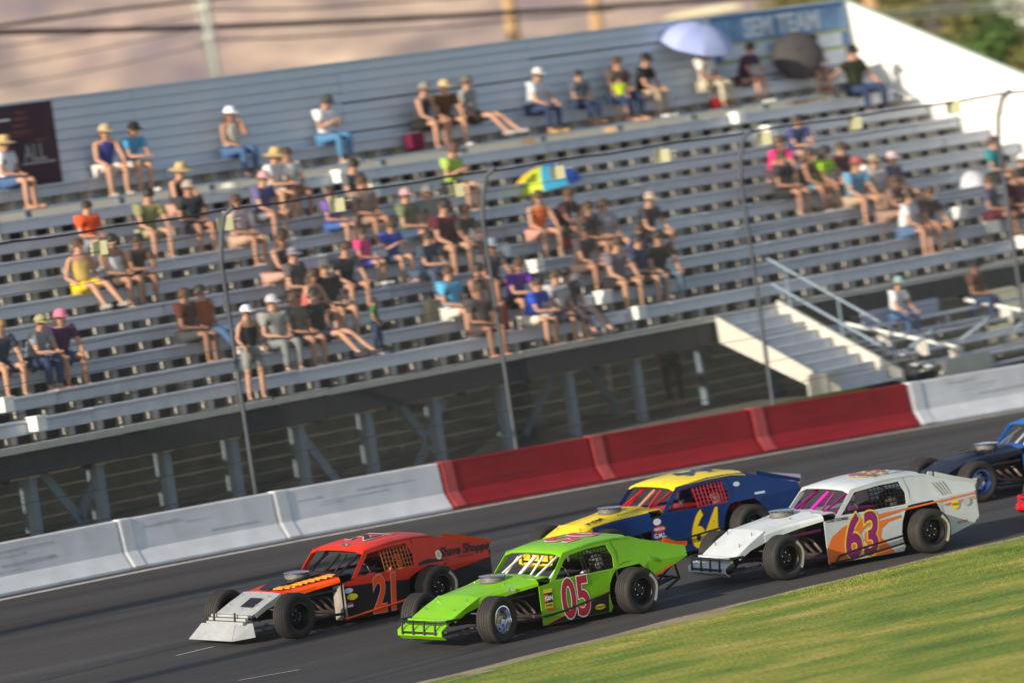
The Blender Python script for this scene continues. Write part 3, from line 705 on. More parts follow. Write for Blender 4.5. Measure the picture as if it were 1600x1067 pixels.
# ---------------- people ----------------
def skin_mesh(chains, sub=1):
    """chains: list of lists of (x, y, z, r); points with equal coordinates are shared joints; the first is the root"""
    vs, rs, es, idx = [], [], [], {}
    for ch in chains:
        prev = None
        for x, y, z, r in ch:
            k = (round(x, 4), round(y, 4), round(z, 4))
            if k not in idx: idx[k] = len(vs); vs.append((x, y, z)); rs.append(r)
            if prev is not None and prev != idx[k]: es.append((prev, idx[k]))
            prev = idx[k]
    me = bpy.data.meshes.new('figure'); me.from_pydata(vs, es, []); o = bpy.data.objects.new('figure', me); COL.objects.link(o)
    o.modifiers.new('s', 'SKIN'); sl_ = me.skin_vertices[0].data if me.skin_vertices else None
    if sl_ is None:
        bm = bmesh.new(); bm.from_mesh(me); bm.verts.layers.skin.verify(); bm.to_mesh(me); bm.free(); sl_ = me.skin_vertices[0].data
    for i, r in enumerate(rs): sl_[i].radius = (r, r) if not isinstance(r, tuple) else r; sl_[i].use_root = (i == 0)
    s_ = o.modifiers.new('u', 'SUBSURF'); s_.levels = sub
    bpy.context.view_layer.update()
    out = bpy.data.meshes.new_from_object(o.evaluated_get(bpy.context.evaluated_depsgraph_get()))
    bpy.data.objects.remove(o); bpy.data.meshes.remove(me)
    for p in out.polygons: p.use_smooth = True
    out.materials.clear(); return out
def lerp3(a, b, f): return tuple(a[i]+(b[i]-a[i])*f for i in range(3))
def joints(p):
    H = (0, 0, .10) if not p.get('stand') else (0, 0, .93)
    d = dict(H=H); lean = p.get('lean', 0.)
    up = (sin(lean), 0, cos(lean))
    d['S'] = (H[0]+up[0]*.22, 0, H[2]+up[2]*.22); l2 = lean*1.25; u2 = (sin(l2), 0, cos(l2))
    d['C'] = (d['S'][0]+u2[0]*.20, 0, d['S'][2]+u2[2]*.20); d['N'] = (d['C'][0]+u2[0]*.14, 0, d['C'][2]+u2[2]*.14)
    l3 = lean*.6+p.get('nod', .1); u3 = (sin(l3), 0, cos(l3)); d['B'] = (d['N'][0]+u3[0]*.07, 0, d['N'][2]+u3[2]*.07)
    d['T'] = (d['B'][0]+u3[0]*.15, 0, d['B'][2]+u3[2]*.15); d['u3'] = u3
    for s, n in ((1, 'L'), (-1, 'R')):
        d['sh'+n] = (d['C'][0]+u2[0]*.08, s*.175, d['C'][2]+u2[2]*.08)
        d['hp'+n] = (H[0], s*.095, H[2]-.01)
        if p.get('stand'): d['kn'+n] = (.03+.05*s, s*.11, .50); d['an'+n] = (.0+.05*s, s*.12, .08)
        else:
            kx, kz, ax, az = p.get('leg', (.42, .12, .40, -.33)); dx = p.get('split', 0)*s
            d['kn'+n] = (kx, s*p.get('kw', .12), kz); d['an'+n] = (ax+dx, s*p.get('kw', .12)*.95, az)
        e, h = p['arm'+n] if 'arm'+n in p else p['arm']
        d['el'+n] = (e[0], s*e[1], e[2]); d['ha'+n] = (h[0], s*h[1], h[2])
    return d
POSES = dict(
    lap=dict(lean=.05, arm=((.08, .23, .27), (.28, .07, .22))),
    fwd=dict(lean=.42, nod=-.05, arm=((.34, .20, .26), (.52, .05, .24))),
    phone=dict(lean=.12, nod=.35, arm=((.10, .22, .30), (.33, .05, .42))),
    out=dict(lean=-.02, leg=(.45, .13, .78, -.22), split=.06, arm=((-.04, .26, .28), (.18, .16, .14))),
    face=dict(lean=.10, armL=((.22, .2, .36), (.18, .10, .70)), armR=((.1, .22, .28), (.3, .1, .2)), arm=None),
    wide=dict(lean=.02, kw=.22, armR=((-.04, .42, .44), (.04, .66, .34)), armL=((.08, .32, .34), (.3, .26, .18)), arm=None),
    knees=dict(lean=.25, kw=.15, arm=((.24, .24, .27), (.42, .15, .16))),
    stand=dict(stand=1, lean=.03, arm=((.0, .26, 1.15), (.14, .2, .95))),
    drive=dict(lean=-.12, leg=(.5, .12, .85, -.05), arm=((.22, .24, .30), (.48, .14, .36))))
POSES = {k: {a: b for a, b in v.items() if b is not None} for k, v in POSES.items()}
TPL = {}
def templates(pose):
    if pose in TPL: return TPL[pose]
    p = POSES[pose]; d = joints(p)
    body = [[(*d['H'], .108), (*d['S'], .095), (*d['C'], .10), (*d['N'], .05), (*d['B'], .075), (*lerp3(d['B'], d['T'], .6), .088), (*d['T'], .062)]]
    hd = lerp3(d['B'], d['T'], .35)
    for n in 'LR':
        s = 1 if n == 'L' else -1
        body.append([(*d['C'], .10), (*d['sh'+n], .058), (*lerp3(d['sh'+n], d['el'+n], .5), .046), (*d['el'+n], .038), (*lerp3(d['el'+n], d['ha'+n], .45), .036), (*lerp3(d['el'+n], d['ha'+n], .88), .025), (*d['ha'+n], .034)])
        body.append([(*d['H'], .115), (*d['hp'+n], .095), (*lerp3(d['hp'+n], d['kn'+n], .55), .078), (*d['kn'+n], .054), (*lerp3(d['kn'+n], d['an'+n], .35), .052), (*d['an'+n], .034), (d['an'+n][0]+.09, d['an'+n][1], d['an'+n][2]-.055, .033), (d['an'+n][0]+.17, d['an'+n][1]*1.08, d['an'+n][2]-.06, .026)])
    me = skin_mesh(body, 1)
    g = MB(); g.v = [tuple(v.co) for v in me.vertices]; g.f = [tuple(q.vertices) for q in me.polygons]
    # nose, ears, fingers grown into the same mesh
    u = Vector(d['u3']); fwd_ = Vector((u.z, 0, -u.x)); c_ = Vector(hd)
    g.tube([c_+fwd_*.07+u*.045, c_+fwd_*.108+u*.0, c_+fwd_*.08-u*.012], .014, 6)
    for s in (1, -1): g.tube([c_+Vector((0, s*.078, 0))-u*.02, c_+Vector((-.01, s*.092, 0))+u*.03], .014, 6)
    for n in 'LR':
        s = 1 if n == 'L' else -1
        e = Vector(d['el'+n]); h = Vector(d['ha'+n]); dr = (h-e).normalized(); sd_ = dr.cross(Vector((0, 0, 1))).normalized()*s; dn = sd_.cross(dr)*s
        for k, ln in enumerate((.065, .08, .085, .07)):
            q = h+dr*.01+sd_*(.028-.0185*k); g.tube([q, q+dr*ln*.6-Vector((0, 0, .006)), q+dr*ln-Vector((0, 0, .026))], .0095, 5, .007)
        q = h-dr*.02-sd_*.03; g.tube([q, q-sd_*.03+dr*.03, q-sd_*.03+dr*.06-Vector((0, 0, .012))], .011, 5, .008)
    out = bpy.data.meshes.new('body'); out.from_pydata(g.v, [], g.f)
    for q in out.polygons: q.use_smooth = True
    out.materials.append(None)
    sleeve = [(*d['H'], .135), (*d['S'], .135), (*d['C'], .158), (*lerp3(d['C'], d['N'], .55), .085)]
    sh = [sleeve]
    for n in 'LR': sh.append([(*d['C'], .158), (*d['sh'+n], .085), (*lerp3(d['sh'+n], d['el'+n], .62), .062)])
    tank = [sleeve]
    for n in 'LR': tank.append([(*d['C'], .158), (*lerp3(d['C'], d['sh'+n], .8), .066)])
    def legs(f):
        L = []
        for n in 'LR':
            ch = [(*d['H'], .128), (*d['hp'+n], .112), (*lerp3(d['hp'+n], d['kn'+n], .5), .095), (*lerp3(d['hp'+n], d['kn'+n], .85 if f < 1 else 1), .076)]
            if f >= 1: ch += [(*lerp3(d['kn'+n], d['an'+n], .5), .062), (*lerp3(d['kn'+n], d['an'+n], .92), .05)]
            L.append(ch)
        return L
    shoe = MB()
    for n in 'LR':
        a = Vector(d['an'+n]); shoe.lathe([(0, -.09), (.035, -.085), (.045, 0), (.042, .13), (.03, .18), (0, .19)], 8, 'x', a+Vector((.03, 0, -.05)))
    T = dict(body=out, shirt=skin_mesh(sh, 1), tank=skin_mesh(tank, 1), shorts=skin_mesh(legs(.6), 1), trousers=skin_mesh(legs(1), 1), shoes=shoe.mesh('shoes', True), head=Vector(hd), up=u, d=d)
    TPL[pose] = T; return T
# heads: hair, hats, glasses
def cap_mesh():
    g = MB(); g.lathe([(0, .115), (.05, .108), (.085, .075), (.104, .02), (.106, -.005)], 14, 'z'); g.slab([(.07, -.075, .0), (.07, .075, .0), (.155, .06, -.012), (.17, .0, -.016), (.155, -.06, -.012)], (0, 0, 1), .012); return g.mesh('cap', True)
def straw_mesh():
    g = MB(); g.lathe([(0, .125), (.07, .12), (.092, .08), (.10, .02), (.15, .0), (.20, -.02), (.195, -.028), (.14, -.006), (.095, .01)], 16, 'z'); return g.mesh('hat', True)
def hair_mesh(long):
    g = MB(); g.lathe([(0, .108), (.05, .10), (.088, .065), (.10, .01), (.098, -.03)], 14, 'z')
    if long: g.lathe([(.06, .0), (.088, -.05), (.085, -.14), (.075, -.22), (.04, -.27), (0, -.28)], 12, 'z', (-.045, 0, 0))
    else: g.lathe([(.04, .02), (.08, -.02), (.07, -.07), (0, -.08)], 12, 'z', (-.035, 0, 0))
    return g.mesh('hair', True)
CAPM, STRAWM, HAIRS, HAIRL = cap_mesh(), straw_mesh(), hair_mesh(0), hair_mesh(1)
gm = MB(); gm.box((.088, .033, 0), (.014, .05, .026)); gm.box((.088, -.033, 0), (.014, .05, .026)); gm.box((.09, 0, .005), (.01, .02, .006)); GLASM = gm.mesh('sunglasses')
SKIN = [mat('skin_%d' % i, c, .6, 0, .06, 9) for i, c in enumerate([(.50, .27, .17), (.40, .20, .12), (.27, .13, .075), (.56, .32, .23)])]
M_HBR = mat('hair_brown', (.07, .035, .018), .7); M_HBK = mat('hair_black', (.018, .014, .012), .6); M_HBL = mat('hair_blond', (.38, .24, .10), .7)
M_STRAW = mat('straw', (.48, .35, .16), .85, 0, .15, 30); M_SG = mat('dark_lens', (.01, .01, .01), .2)
HC_ = dict(n=M_HBR, k=M_HBK, b=M_HBL)
def person(pose, shirt, pants, skin=0, hair='n', long=0, hat=None, tank=0, longp=0, shoes=None, glasses=0, shirtless=0):
    T = templates(pose); r = link('person', T['body'], SKIN[skin]); shoes = shoes or random.choice([(.5, .5, .48), (.45, .25, .16), (.4, .2, .12), (.05, .05, .06), (.3, .28, .26), (.1, .1, .12)])
    if not shirtless: link('tank_top' if tank else 'shirt', T['tank'] if tank else T['shirt'], cloth(shirt), r)
    link('trousers' if longp else 'shorts', T['trousers'] if longp else T['shorts'], cloth(pants), r)
    link('shoes', T['shoes'], cloth(shoes), r)
    ang = atan2(T['up'].x, T['up'].z); c = T['head']+T['up']*.03
    def hd(nm, me, m, dz=0):
        o = link(nm, me, m, r); o.matrix_local = Matrix.Translation(c+T['up']*dz) @ Matrix.Rotation(ang, 4, 'Y'); return o
    hd('hair', HAIRL if long else HAIRS, HC_[hair])
    if hat: hd('hat' if hat[0] == 's' else 'cap', STRAWM if hat[0] == 's' else CAPM, M_STRAW if hat[0] == 's' and len(hat) == 1 else cloth(hat[1]), .012)
    if glasses: hd('sunglasses', GLASM, M_SG, -.005)
    return r
GRP = 'spectators in the grandstand'
FACE = TS - pi/2      # people look out over the track
def seat_row(u, v, s=1.):
    best = None
    for k in range(NR):
        z = row_z(k)+SEATH+.12*s; b = row_b(k)+.10; q = plane_pt(u, v, b); e = abs(q.z-z)
        if best is None or e < best[0]: best = (e, k, (q-O).dot(tA))
    return best
SEATED = []
def sit(u, v, pose, shirt, pants, label, sc=1., yaw=0, **kw):
    e, k, a = seat_row(u, v, sc); r = person(pose, shirt, pants, **kw)
    f = 1.11*sc; r.scale = (f*1.05, f*1.14, f); r.rotation_euler = (0, 0, FACE + radians(yaw+random.uniform(-16, 16)))
    r.location = SP(a, row_b(k)+.10, row_z(k)+SEATH+.005); SEATED.append((u, v, k, round(e, 2)))
    tag(r, label, 'person', GRP); return r
def stand_at(u, v, shirt, pants, label, sc=1., yaw=0, row=None, b=None, z=None, **kw):
    r = person('stand', shirt, pants, **kw); r.scale = (sc, sc*1.12, sc); r.rotation_euler = (0, 0, FACE+radians(yaw))
    bb_ = row_b(row)-.30 if b is None else b; zz = row_z(row)+.02 if z is None else z; q = plane_pt(u, v, bb_)
    r.location = SP((q-O).dot(tA), bb_, zz); tag(r, label, 'person', GRP); return r
W_ = (.72, .72, .74); K_ = (.02, .02, .022); JN = (.06, .12, .24); JD = (.03, .05, .11); KH = (.42, .34, .24); GR = (.22, .22, .23); MR = (.10, .015, .03)
sit(12, 290, 'lap', W_, JN, 'woman with straw hat and white top at the left end of the top row', hat=('s',), long=1, hair='b', longp=0)
sit(163, 262, 'knees', (.04, .06, .25), (.7, .66, .6), 'woman in blue top, white shorts, tan cap and sunglasses, left on the top row', hat=('c', (.45, .36, .22)), long=1, tank=1, glasses=1, skin=0)
sit(198, 258, 'fwd', (.08, .32, .55), (.6, .58, .55), 'person in light blue tee and dark cap leaning forward beside the woman in blue', hat=('c', K_))
sit(362, 236, 'face', (.55, .52, .44), JN, 'woman with white cap and grey and cream tank top, raising her hand, top row', hat=('c', (.8, .8, .85)), long=1, tank=1, longp=1, skin=1)
sit(508, 208, 'phone', W_, (.08, .2, .36), 'man in white tee and blue jeans looking at a phone, alone on the top row', hair='k', longp=1, hat=('c', (.06, .07, .06)))
sit(415, 292, 'fwd', W_, (.62, .55, .45), 'man in white tee and straw hat leaning forward, second row from the top', hat=('s',), skin=0, sc=1.08)
sit(452, 292, 'lap', (.55, .55, .52), (.3, .2, .15), 'woman in pale top with dark hair beside the man in the straw hat', long=1, skin=1)
sit(657, 200, 'knees', (.05, .05, .055), K_, 'man in grey cap and black vest, leftmost of three men on the top row', hat=('c', (.25, .23, .2)), skin=0, tank=1)
sit(692, 186, 'knees', (.12, .06, .03), (.10, .06, .05), 'man with tan cap and brown shirt, middle of three men on the top row', hat=('c', (.5, .4, .22)), glasses=1)
sit(736, 180, 'out', (.28, .28, .26), (.06, .05, .05), 'man with grey tee and camouflage cap, rightmost of three men on the top row', hat=('c', (.14, .14, .10)))
sit(835, 176, 'knees', (.62, .64, .68), JD, 'man in white grey tee, black and white cap and tan boots, top row', hat=('c', (.6, .6, .6)), longp=1, shoes=(.4, .25, .1))
sit(908, 166, 'lap', (.09, .11, .14), JD, 'boy in dark tee and jeans sitting alone against the back wall', hair='k', longp=1, sc=.82)
sit(968, 150, 'lap', (.10, .07, .06), JD, 'woman with brown hair behind the child in neon yellow, top row', long=1, longp=1)
stand_at(975, 188, (.55, .75, .02), JN, 'small child in neon yellow green shirt standing before the top row', sc=.56, row=10, yaw=-20)
sit(1002, 146, 'knees', K_, (.45, .34, .25), 'man in black tee and cap with tan trousers, right of the neon yellow child', hat=('c', K_), longp=1)
sit(1104, 136, 'lap', (.75, .73, .66), (.5, .44, .32), 'woman in white top and khaki trousers under the pale blue umbrella', long=1, longp=1, skin=1)
sit(1160, 132, 'fwd', (.08, .03, .07), (.10, .06, .06), 'person in dark purple shirt right of the pale blue umbrella', hair='n')
sit(1262, 128, 'fwd', (.08, .09, .16), K_, 'person half hidden behind the black umbrella in dark plaid', hair='k')
sit(1336, 126, 'wide', (.03, .035, .02), JD, 'large man in black tee and cap with arms spread, right end of top row', hat=('c', K_), longp=1, sc=1.12, glasses=1)
# left block
sit(140, 372, 'lap', (.72, .09, .03), GR, 'boy with dark hair in bright orange red shirt', hair='k', sc=.9)
sit(228, 350, 'knees', (.24, .24, .11), (.35, .33, .2), 'man with olive green tee and dark hair', hair='k')
sit(280, 342, 'knees', (.05, .04, .06), (.45, .25, .18), 'person in tan hat and dark patterned top beside the olive tee', hat=('s',), tank=1)
sit(372, 366, 'lap', (.6, .45, .45), (.45, .3, .22), 'young woman in pale pink top with brown hair', long=1, skin=1)
sit(408, 350, 'knees', (.13, .12, .26), (.2, .2, .22), 'person in muted purple tee leaning beside the woman in pale pink', hat=('c', (.5, .3, .3)))
sit(130, 440, 'out', (.5, .35, .1), (.72, .52, .01), 'woman with yellow shorts and brown hair', long=1, tank=1)
sit(178, 428, 'lap', W_, (.1, .07, .06), 'dark haired person with white tank top right of the yellow shorts', long=1, tank=1, skin=1, hair='k')
sit(210, 448, 'fwd', (.09, .06, .05), (.1, .06, .05), 'dark brown clad person hunched right of the white tank top', hair='k', skin=2)
sit(48, 552, 'fwd', (.3, .31, .32), JD, 'man in grey tee and tan camouflage cap at the lower left', hat=('c', (.4, .36, .2)), longp=1)
sit(92, 548, 'knees', (.08, .02, .09), JN, 'woman with dark purple shirt, pink cap and denim shorts at the lower left', hat=('c', (.6, .2, .3)), long=1)
sit(0, 588, 'knees', (.04, .05, .08), (.05, .05, .1), 'bare legged person cut off by the left edge of the photo', hair='b')
sit(292, 520, 'lap', (.10, .03, .02), (.05, .05, .06), 'dark person in brown red top left of the orange brown shirt', skin=2, hair='n')
sit(322, 520, 'out', (.35, .07, .015), JN, 'man in orange brown shirt and blue jeans', hair='k', longp=1)
stand_at(402, 622, (.02, .02, .02), (.25, .25, .24), 'man with white cap, black tank and grey shorts standing at the front rail', row=0, b=.25, z=Z0+.01, hat=('c', (.8, .8, .85)), tank=1, skin=0, sc=1.0)
sit(428, 448, 'fwd', (.05, .05, .06), (.5, .3, .25), 'woman in black and grey tank top with brown hair leaning forward', tank=1, long=1)
sit(462, 452, 'lap', (.12, .10, .1), K_, 'person in dark top between the grey tank top and the pink top', hair='n', hat=('c', (.25, .25, .3)))
sit(480, 480, 'knees', (.5, .12, .11), K_, 'woman in salmon pink top', tank=1, long=1, hair='n')
sit(512, 470, 'lap', K_, K_, 'man in black tee and dark cap right of the salmon pink top', hat=('c', (.10, .10, .11)), sc=1.1)
sit(465, 532, 'lap', (.16, .14, .12), (.06, .05, .05), 'person in grey brown top below the salmon pink top', skin=1)
sit(500, 530, 'out', K_, (.02, .03, .07), 'man in black with navy shorts, feet stretched out', hair='k')
stand_at(598, 582, (.03, .16, .04), JD, 'child in green shirt and dark trousers standing in the lower rows', sc=.62, row=1, hair='k', longp=1, skin=1, yaw=30)
sit(568, 408, 'lap', (.75, .06, .22), (.05, .05, .4), 'girl with hot pink top and blue shorts', sc=.78, long=1)
sit(612, 402, 'phone', (.03, .06, .42), JD, 'boy in royal blue tee with red collar', sc=.85, hair='n')
sit(640, 378, 'lap', (.17, .2, .1), (.05, .08, .15), 'person in olive shirt and pale pink cap', hat=('c', (.6, .35, .36)))
sit(690, 384, 'knees', MR, K_, 'big man in maroon shirt leaning forward', hair='k', sc=1.12)
sit(716, 398, 'fwd', (.05, .04, .045), K_, 'dark clad person right of the man in maroon', hair='n', skin=2)
sit(518, 342, 'lap', (.2, .1, .4), (.05, .12, .35), 'child in purple shirt', sc=.85, hair='n')
sit(548, 318, 'knees', (.12, .13, .14), K_, 'man in dark grey above the purple shirted child', hair='k')
sit(570, 342, 'lap', (.28, .2, .17), (.3, .2, .15), 'person in tan brown top right of the purple shirted child', hair='n', skin=1)
sit(708, 302, 'phone', (.36, .5, .10), K_, 'man in yellow green shirt and black shorts, head down', hat=('c', (.12, .07, .06)), skin=0)
sit(705, 482, 'lap', (.10, .42, .68), (.72, .68, .58), 'woman in light blue tee and white shorts', hair='n')
sit(738, 470, 'knees', (.02, .02, .03), (.1, .07, .06), 'man in black tank top right of the light blue tee', tank=1, skin=1, hair='k')
sit(838, 358, 'knees', (.75, .17, .04), (.6, .3, .22), 'woman in bright orange tank under the rainbow umbrella', tank=1, long=1)
sit(872, 346, 'fwd', (.09, .03, .04), K_, 'person in maroon half hidden under the rainbow umbrella', skin=2)
sit(925, 396, 'lap', (.09, .06, .05), (.06, .05, .05), 'brown haired person in dark top left of the grey purple tee', skin=1, long=1)
sit(948, 382, 'lap', (.35, .35, .38), JD, 'person in pale grey top in the middle group', hair='n')
sit(984, 396, 'fwd', (.04, .08, .22), JD, 'boy with blue printed shirt in the middle group', hair='n', sc=.85)
sit(1012, 384, 'knees', (.06, .05, .06), K_, 'dark shirted person with pale cap at the back of the middle group', hat=('c', (.5, .4, .3)))
sit(960, 436, 'knees', (.17, .15, .18), K_, 'man in grey purple tee and black shorts', hair='n', sc=1.05)
sit(1028, 440, 'knees', K_, (.08, .14, .2), 'man in black tee and sunglasses with faded jeans', glasses=1, longp=1, sc=1.05, hair='k')
sit(800, 458, 'fwd', (.14, .03, .35), K_, 'woman with purple tee', long=1)
sit(826, 492, 'fwd', (.02, .08, .55), (.72, .68, .56), 'man in royal blue tee and white shorts leaning forward', hair='k')
sit(872, 484, 'lap', (.5, .48, .5), (.08, .09, .16), 'person in white and black tee right of the royal blue tee', hair='n')
sit(895, 505, 'out', (.05, .045, .05), (.06, .05, .06), 'dark clad person with legs stretched out over the front row', hair='k', longp=1)
sit(752, 505, 'lap', (.07, .06, .06), (.07, .05, .05), 'dark person left of the red striped bag', skin=2)
# right block
sit(1208, 262, 'fwd', (.8, .03, .18), (.08, .06, .07), 'woman in hot pink top', long=1, hair='n')
sit(1240, 246, 'fwd', (.05, .06, .2), (.1, .1, .2), 'person with navy and lavender clothes under a dark jacket', hair='k')
sit(1256, 292, 'knees', (.06, .03, .04), (.1, .25, .3), 'brown haired woman in dark top right of the hot pink top', tank=1, long=1, skin=1)
sit(1284, 306, 'knees', (.45, .8, .02), (.5, .3, .22), 'person with neon yellow tee and long black hair', long=1, hair='k', glasses=1)
sit(1318, 286, 'lap', MR, MR, 'person in maroon shirt and sunglasses behind the light blue tee', glasses=1)
sit(1336, 326, 'knees', (.13, .32, .48), (.4, .3, .22), 'man with light blue tee and red cap', hat=('c', (.4, .1, .1)), glasses=1, sc=1.05)
sit(1372, 322, 'lap', (.55, .5, .5), (.3, .2, .15), 'person with tan cap and pale top next to the light blue tee', hat=('c', (.4, .32, .2)))
sit(1398, 304, 'lap', (.08, .09, .16), JD, 'man in navy with a white and red cap', hat=('c', (.7, .55, .55)))
sit(1412, 352, 'knees', W_, (.09, .16, .28), 'woman in white tee and denim shorts with dark hair', hair='k')
sit(1446, 350, 'knees', (.10, .06, .05), (.45, .27, .18), 'brown haired woman right of the white tee', long=1, skin=0)
sit(1556, 272, 'lap', (.02, .22, .25), K_, 'person in teal shirt near the right end of the rows', hair='n')
sit(1582, 296, 'fwd', (.04, .045, .05), K_, 'person with white and neon cap at the right edge', hat=('c', (.75, .75, .75)))
sit(1548, 330, 'lap', (.08, .09, .15), MR, 'dark clad person right of the white umbrella', skin=1)
sit(1590, 330, 'lap', MR, (.1, .05, .05), 'person in maroon at the right edge of the photo', skin=1)
# more of the overlapping clusters
sit(300, 352, 'lap', (.04, .04, .05), (.05, .05, .07), 'dark clad person with pale visor behind the dark patterned top', hat=('c', (.35, .3, .25)), skin=1)
sit(444, 420, 'lap', (.06, .05, .05), (.3, .2, .15), 'dark haired woman one row above the grey tank top', tank=1, long=1, skin=1, hair='k')
sit(540, 462, 'knees', (.03, .035, .05), (.03, .03, .05), 'person all in dark navy right of the black tee and cap')
sit(432, 540, 'lap', (.30, .30, .28), (.2, .22, .22), 'person in grey with pale grey trousers behind the standing man', longp=1, hat=('c', (.5, .5, .55)))
sit(655, 415, 'fwd', (.05, .07, .12), (.06, .09, .15), 'person in dark denim in front of the man in maroon', hair='k', longp=1)
sit(672, 350, 'lap', (.22, .24, .22), K_, 'man in faded grey green tee above the man in maroon', hat=('c', (.2, .2, .2)))
sit(765, 440, 'knees', (.10, .09, .10), (.05, .05, .06), 'person in charcoal left of the purple tee', skin=1, hat=('c', (.25, .3, .35)))
sit(908, 424, 'knees', (.08, .06, .06), (.10, .07, .06), 'dark haired woman behind the stretched out legs', long=1, skin=1, hair='k')
sit(1000, 422, 'lap', (.03, .05, .12), K_, 'man in dark navy between the printed blue shirt and the sunglasses', hair='k')
sit(1226, 300, 'lap', (.05, .04, .05), K_, 'dark clad person below the woman in hot pink', skin=1)
sit(1385, 352, 'fwd', (.20, .13, .10), (.3, .2, .15), 'person in brown between the light blue and white tees', skin=1, long=1)
# low bleacher and the shade below the stand
def sit_low(u, v, k, pose, shirt, pants, label, **kw):
    b, z = LROW[k]; q = plane_pt(u, v, b); r = person(pose, shirt, pants, **kw); r.rotation_euler = (0, 0, FACE); r.location = SP((q-O).dot(tA), b, z+.03); tag(r, label, 'person', 'spectators on the low bleacher')
sit_low(1402, 512, 0, 'knees', (.75, .75, .78), JN, 'man in white tee with green and white cap on the low bleacher', hat=('c', (.25, .42, .40)), longp=1, glasses=1)
sit_low(1530, 490, 0, 'lap', (.10, .045, .035), JD, 'person in dark brown top in the shade at the top of the low bleacher', skin=2, longp=1, hat=('c', K_))
stand_at(1060, 648, (.02, .02, .03), K_, 'dark clad person standing in the shade under the grandstand left of the stairs', b=1.6, z=1.43, longp=1, skin=1, yaw=-60, hair='k')
print('seated residuals', max(q[3] for q in SEATED), [q for q in SEATED if q[3] > .16])

# umbrellas
def umbrella(u, v, b, R, H, cols, tilt, label, shaft=.9, name='umbrella', n=8):
    q = plane_pt(u, v, b); root = empty(name, q); root.rotation_euler = tilt
    for k in range(n):
        g = MB(); t0, t1 = 2*pi*k/n, 2*pi*(k+1)/n
        rows = []
        for i in range(6):
            f = i/5; r = R*sin(f*pi/2*.96); z = H*(cos(f*pi/2*.98)); sag = .04*f
            rows.append([Vector((r*cos(t0), r*sin(t0), z)), Vector((r*(1-sag)*cos((t0+t1)/2), r*(1-sag)*sin((t0+t1)/2), z+.01)), Vector((r*cos(t1), r*sin(t1), z))])
        g.grid(rows); put('panel', g, cols[k % len(cols)], root, smooth=True, solid=.004)
        g = MB(); g.tube([(0, 0, H*.6), (R*.8*cos(t0), R*.8*sin(t0), H*.25)], .006, 4); put('rib', g, M_BLKM, root)
    g = MB(); g.tube([(0, 0, H+.06), (0, 0, H-shaft)], .012, 6); put('shaft', g, M_BLKM, root)
    tag(root, label, 'umbrella'); return root
M_UB = mat('umbrella_blue', (.34, .40, .66), .8); M_UK = mat('umbrella_black', (.05, .045, .045), .8)
umbrella(1088, 72, row_b(10)-.1, .82, .5, [M_UB, M_UB, mat('umbrella_blue_b', (.28, .34, .6), .8)], (radians(20), radians(14), .2), 'pale blue umbrella over the woman in white on the top row', .85)
umbrella(1246, 88, row_b(10)-.1, .60, .34, [M_UK], (radians(68), radians(-8), radians(10)), 'black umbrella tilted on its side before the blue banner', .6)
CC = [mat('u_%d' % i, c, .8) for i, c in enumerate([(.01, .12, .45), (.01, .12, .45), (.02, .05, .3), (.05, .03, .2), (.75, .45, .01), (.5, .62, .02), (.02, .30, .50), (.02, .12, .55)])]
umbrella(856, 296, row_b(7)-.05, .74, .50, CC, (radians(4), radians(-6), radians(-8)), 'rainbow umbrella with yellow, green and blue panels', .7)
umbrella(1518, 296, row_b(4), .42, .40, [mat('umbrella_white', (.7, .7, .75), .8)], (radians(50), radians(-25), radians(10)), 'white umbrella lowered on its side near the right edge', .5)
def bag(u, v, b, dims, m, label, z=None, name='bag'):
    q = plane_pt(u, v, b); g = MB(); g.box((0, 0, dims[2]/2), dims); root = put(name, g, m, bevel=.03); root.rotation_euler = (0, 0, TS+random.uniform(-.2, .2)); root.location = (q.x, q.y, q.z-dims[2]/2)
    g = MB(); g.tube([(-dims[0]*.25, 0, dims[2]-.01), (-dims[0]*.2, 0, dims[2]+.06), (dims[0]*.2, 0, dims[2]+.06), (dims[0]*.25, 0, dims[2]-.01)], .012, 6); put('handle', g, m, root)
    tag(root, label, 'bag'); return root
bag(1123, 163, row_b(10)-.25, (.38, .2, .28), cloth((.35, .02, .02)), 'red bag on the foot boards below the pale blue umbrella')
bag(648, 222, row_b(10)-.2, (.4, .22, .36), cloth((.14, .01, .04)), 'dark maroon bag left of the three men on the top row')
bag(781, 494, row_b(1)+.05, (.3, .2, .42), cloth((.5, .09, .09)), 'red striped bag standing on the second row from the front')
bag(672, 490, row_b(2)+.05, (.42, .25, .5), cloth((.42, .36, .24)), 'tan beige cooler bag left of the woman in light blue')
bag(880, 380, row_b(4)+.1, (.34, .22, .22), cloth((.6, .02, .03)), 'bright red bag beside the woman in orange')
bag(1350, 152, row_b(10)-.3, (.3, .2, .12), cloth((.3, .4, .33)), 'pale green box at the feet of the man with spread arms')
bag(1290, 118, row_b(10)+.1, (.5, .25, .3), cloth((.15, .16, .25)), 'grey plaid blanket bundle left of the man with spread arms')
bag(1243, 214, row_b(8), (.45, .2, .16), cloth((.012, .012, .025)), 'black folded jacket over the seat above the woman in hot pink', name='jacket')
bag(590, 398, row_b(4)+.05, (.4, .2, .13), cloth((.6, .6, .66)), 'white bundle beside the girl in hot pink')
def make_person_part_driver(suit, helmet):
    T = templates('drive'); r = link('person', T['body'], SKIN[0]); link('race_suit', T['shirt'], suit, r); link('suit_trousers', T['trousers'], suit, r)
    g = MB(); g.lathe([(0, .14), (.07, .13), (.12, .08), (.14, .0), (.13, -.08), (.10, -.12)], 18, 'z'); h = put('helmet', g, helmet, r, smooth=True); h.location = T['head']+Vector((0, 0, .0))
    g = MB(); g.box((.118, 0, .01), (.04, .17, .07)); v_ = put('visor', g, M_SG, h, bevel=.01); return r
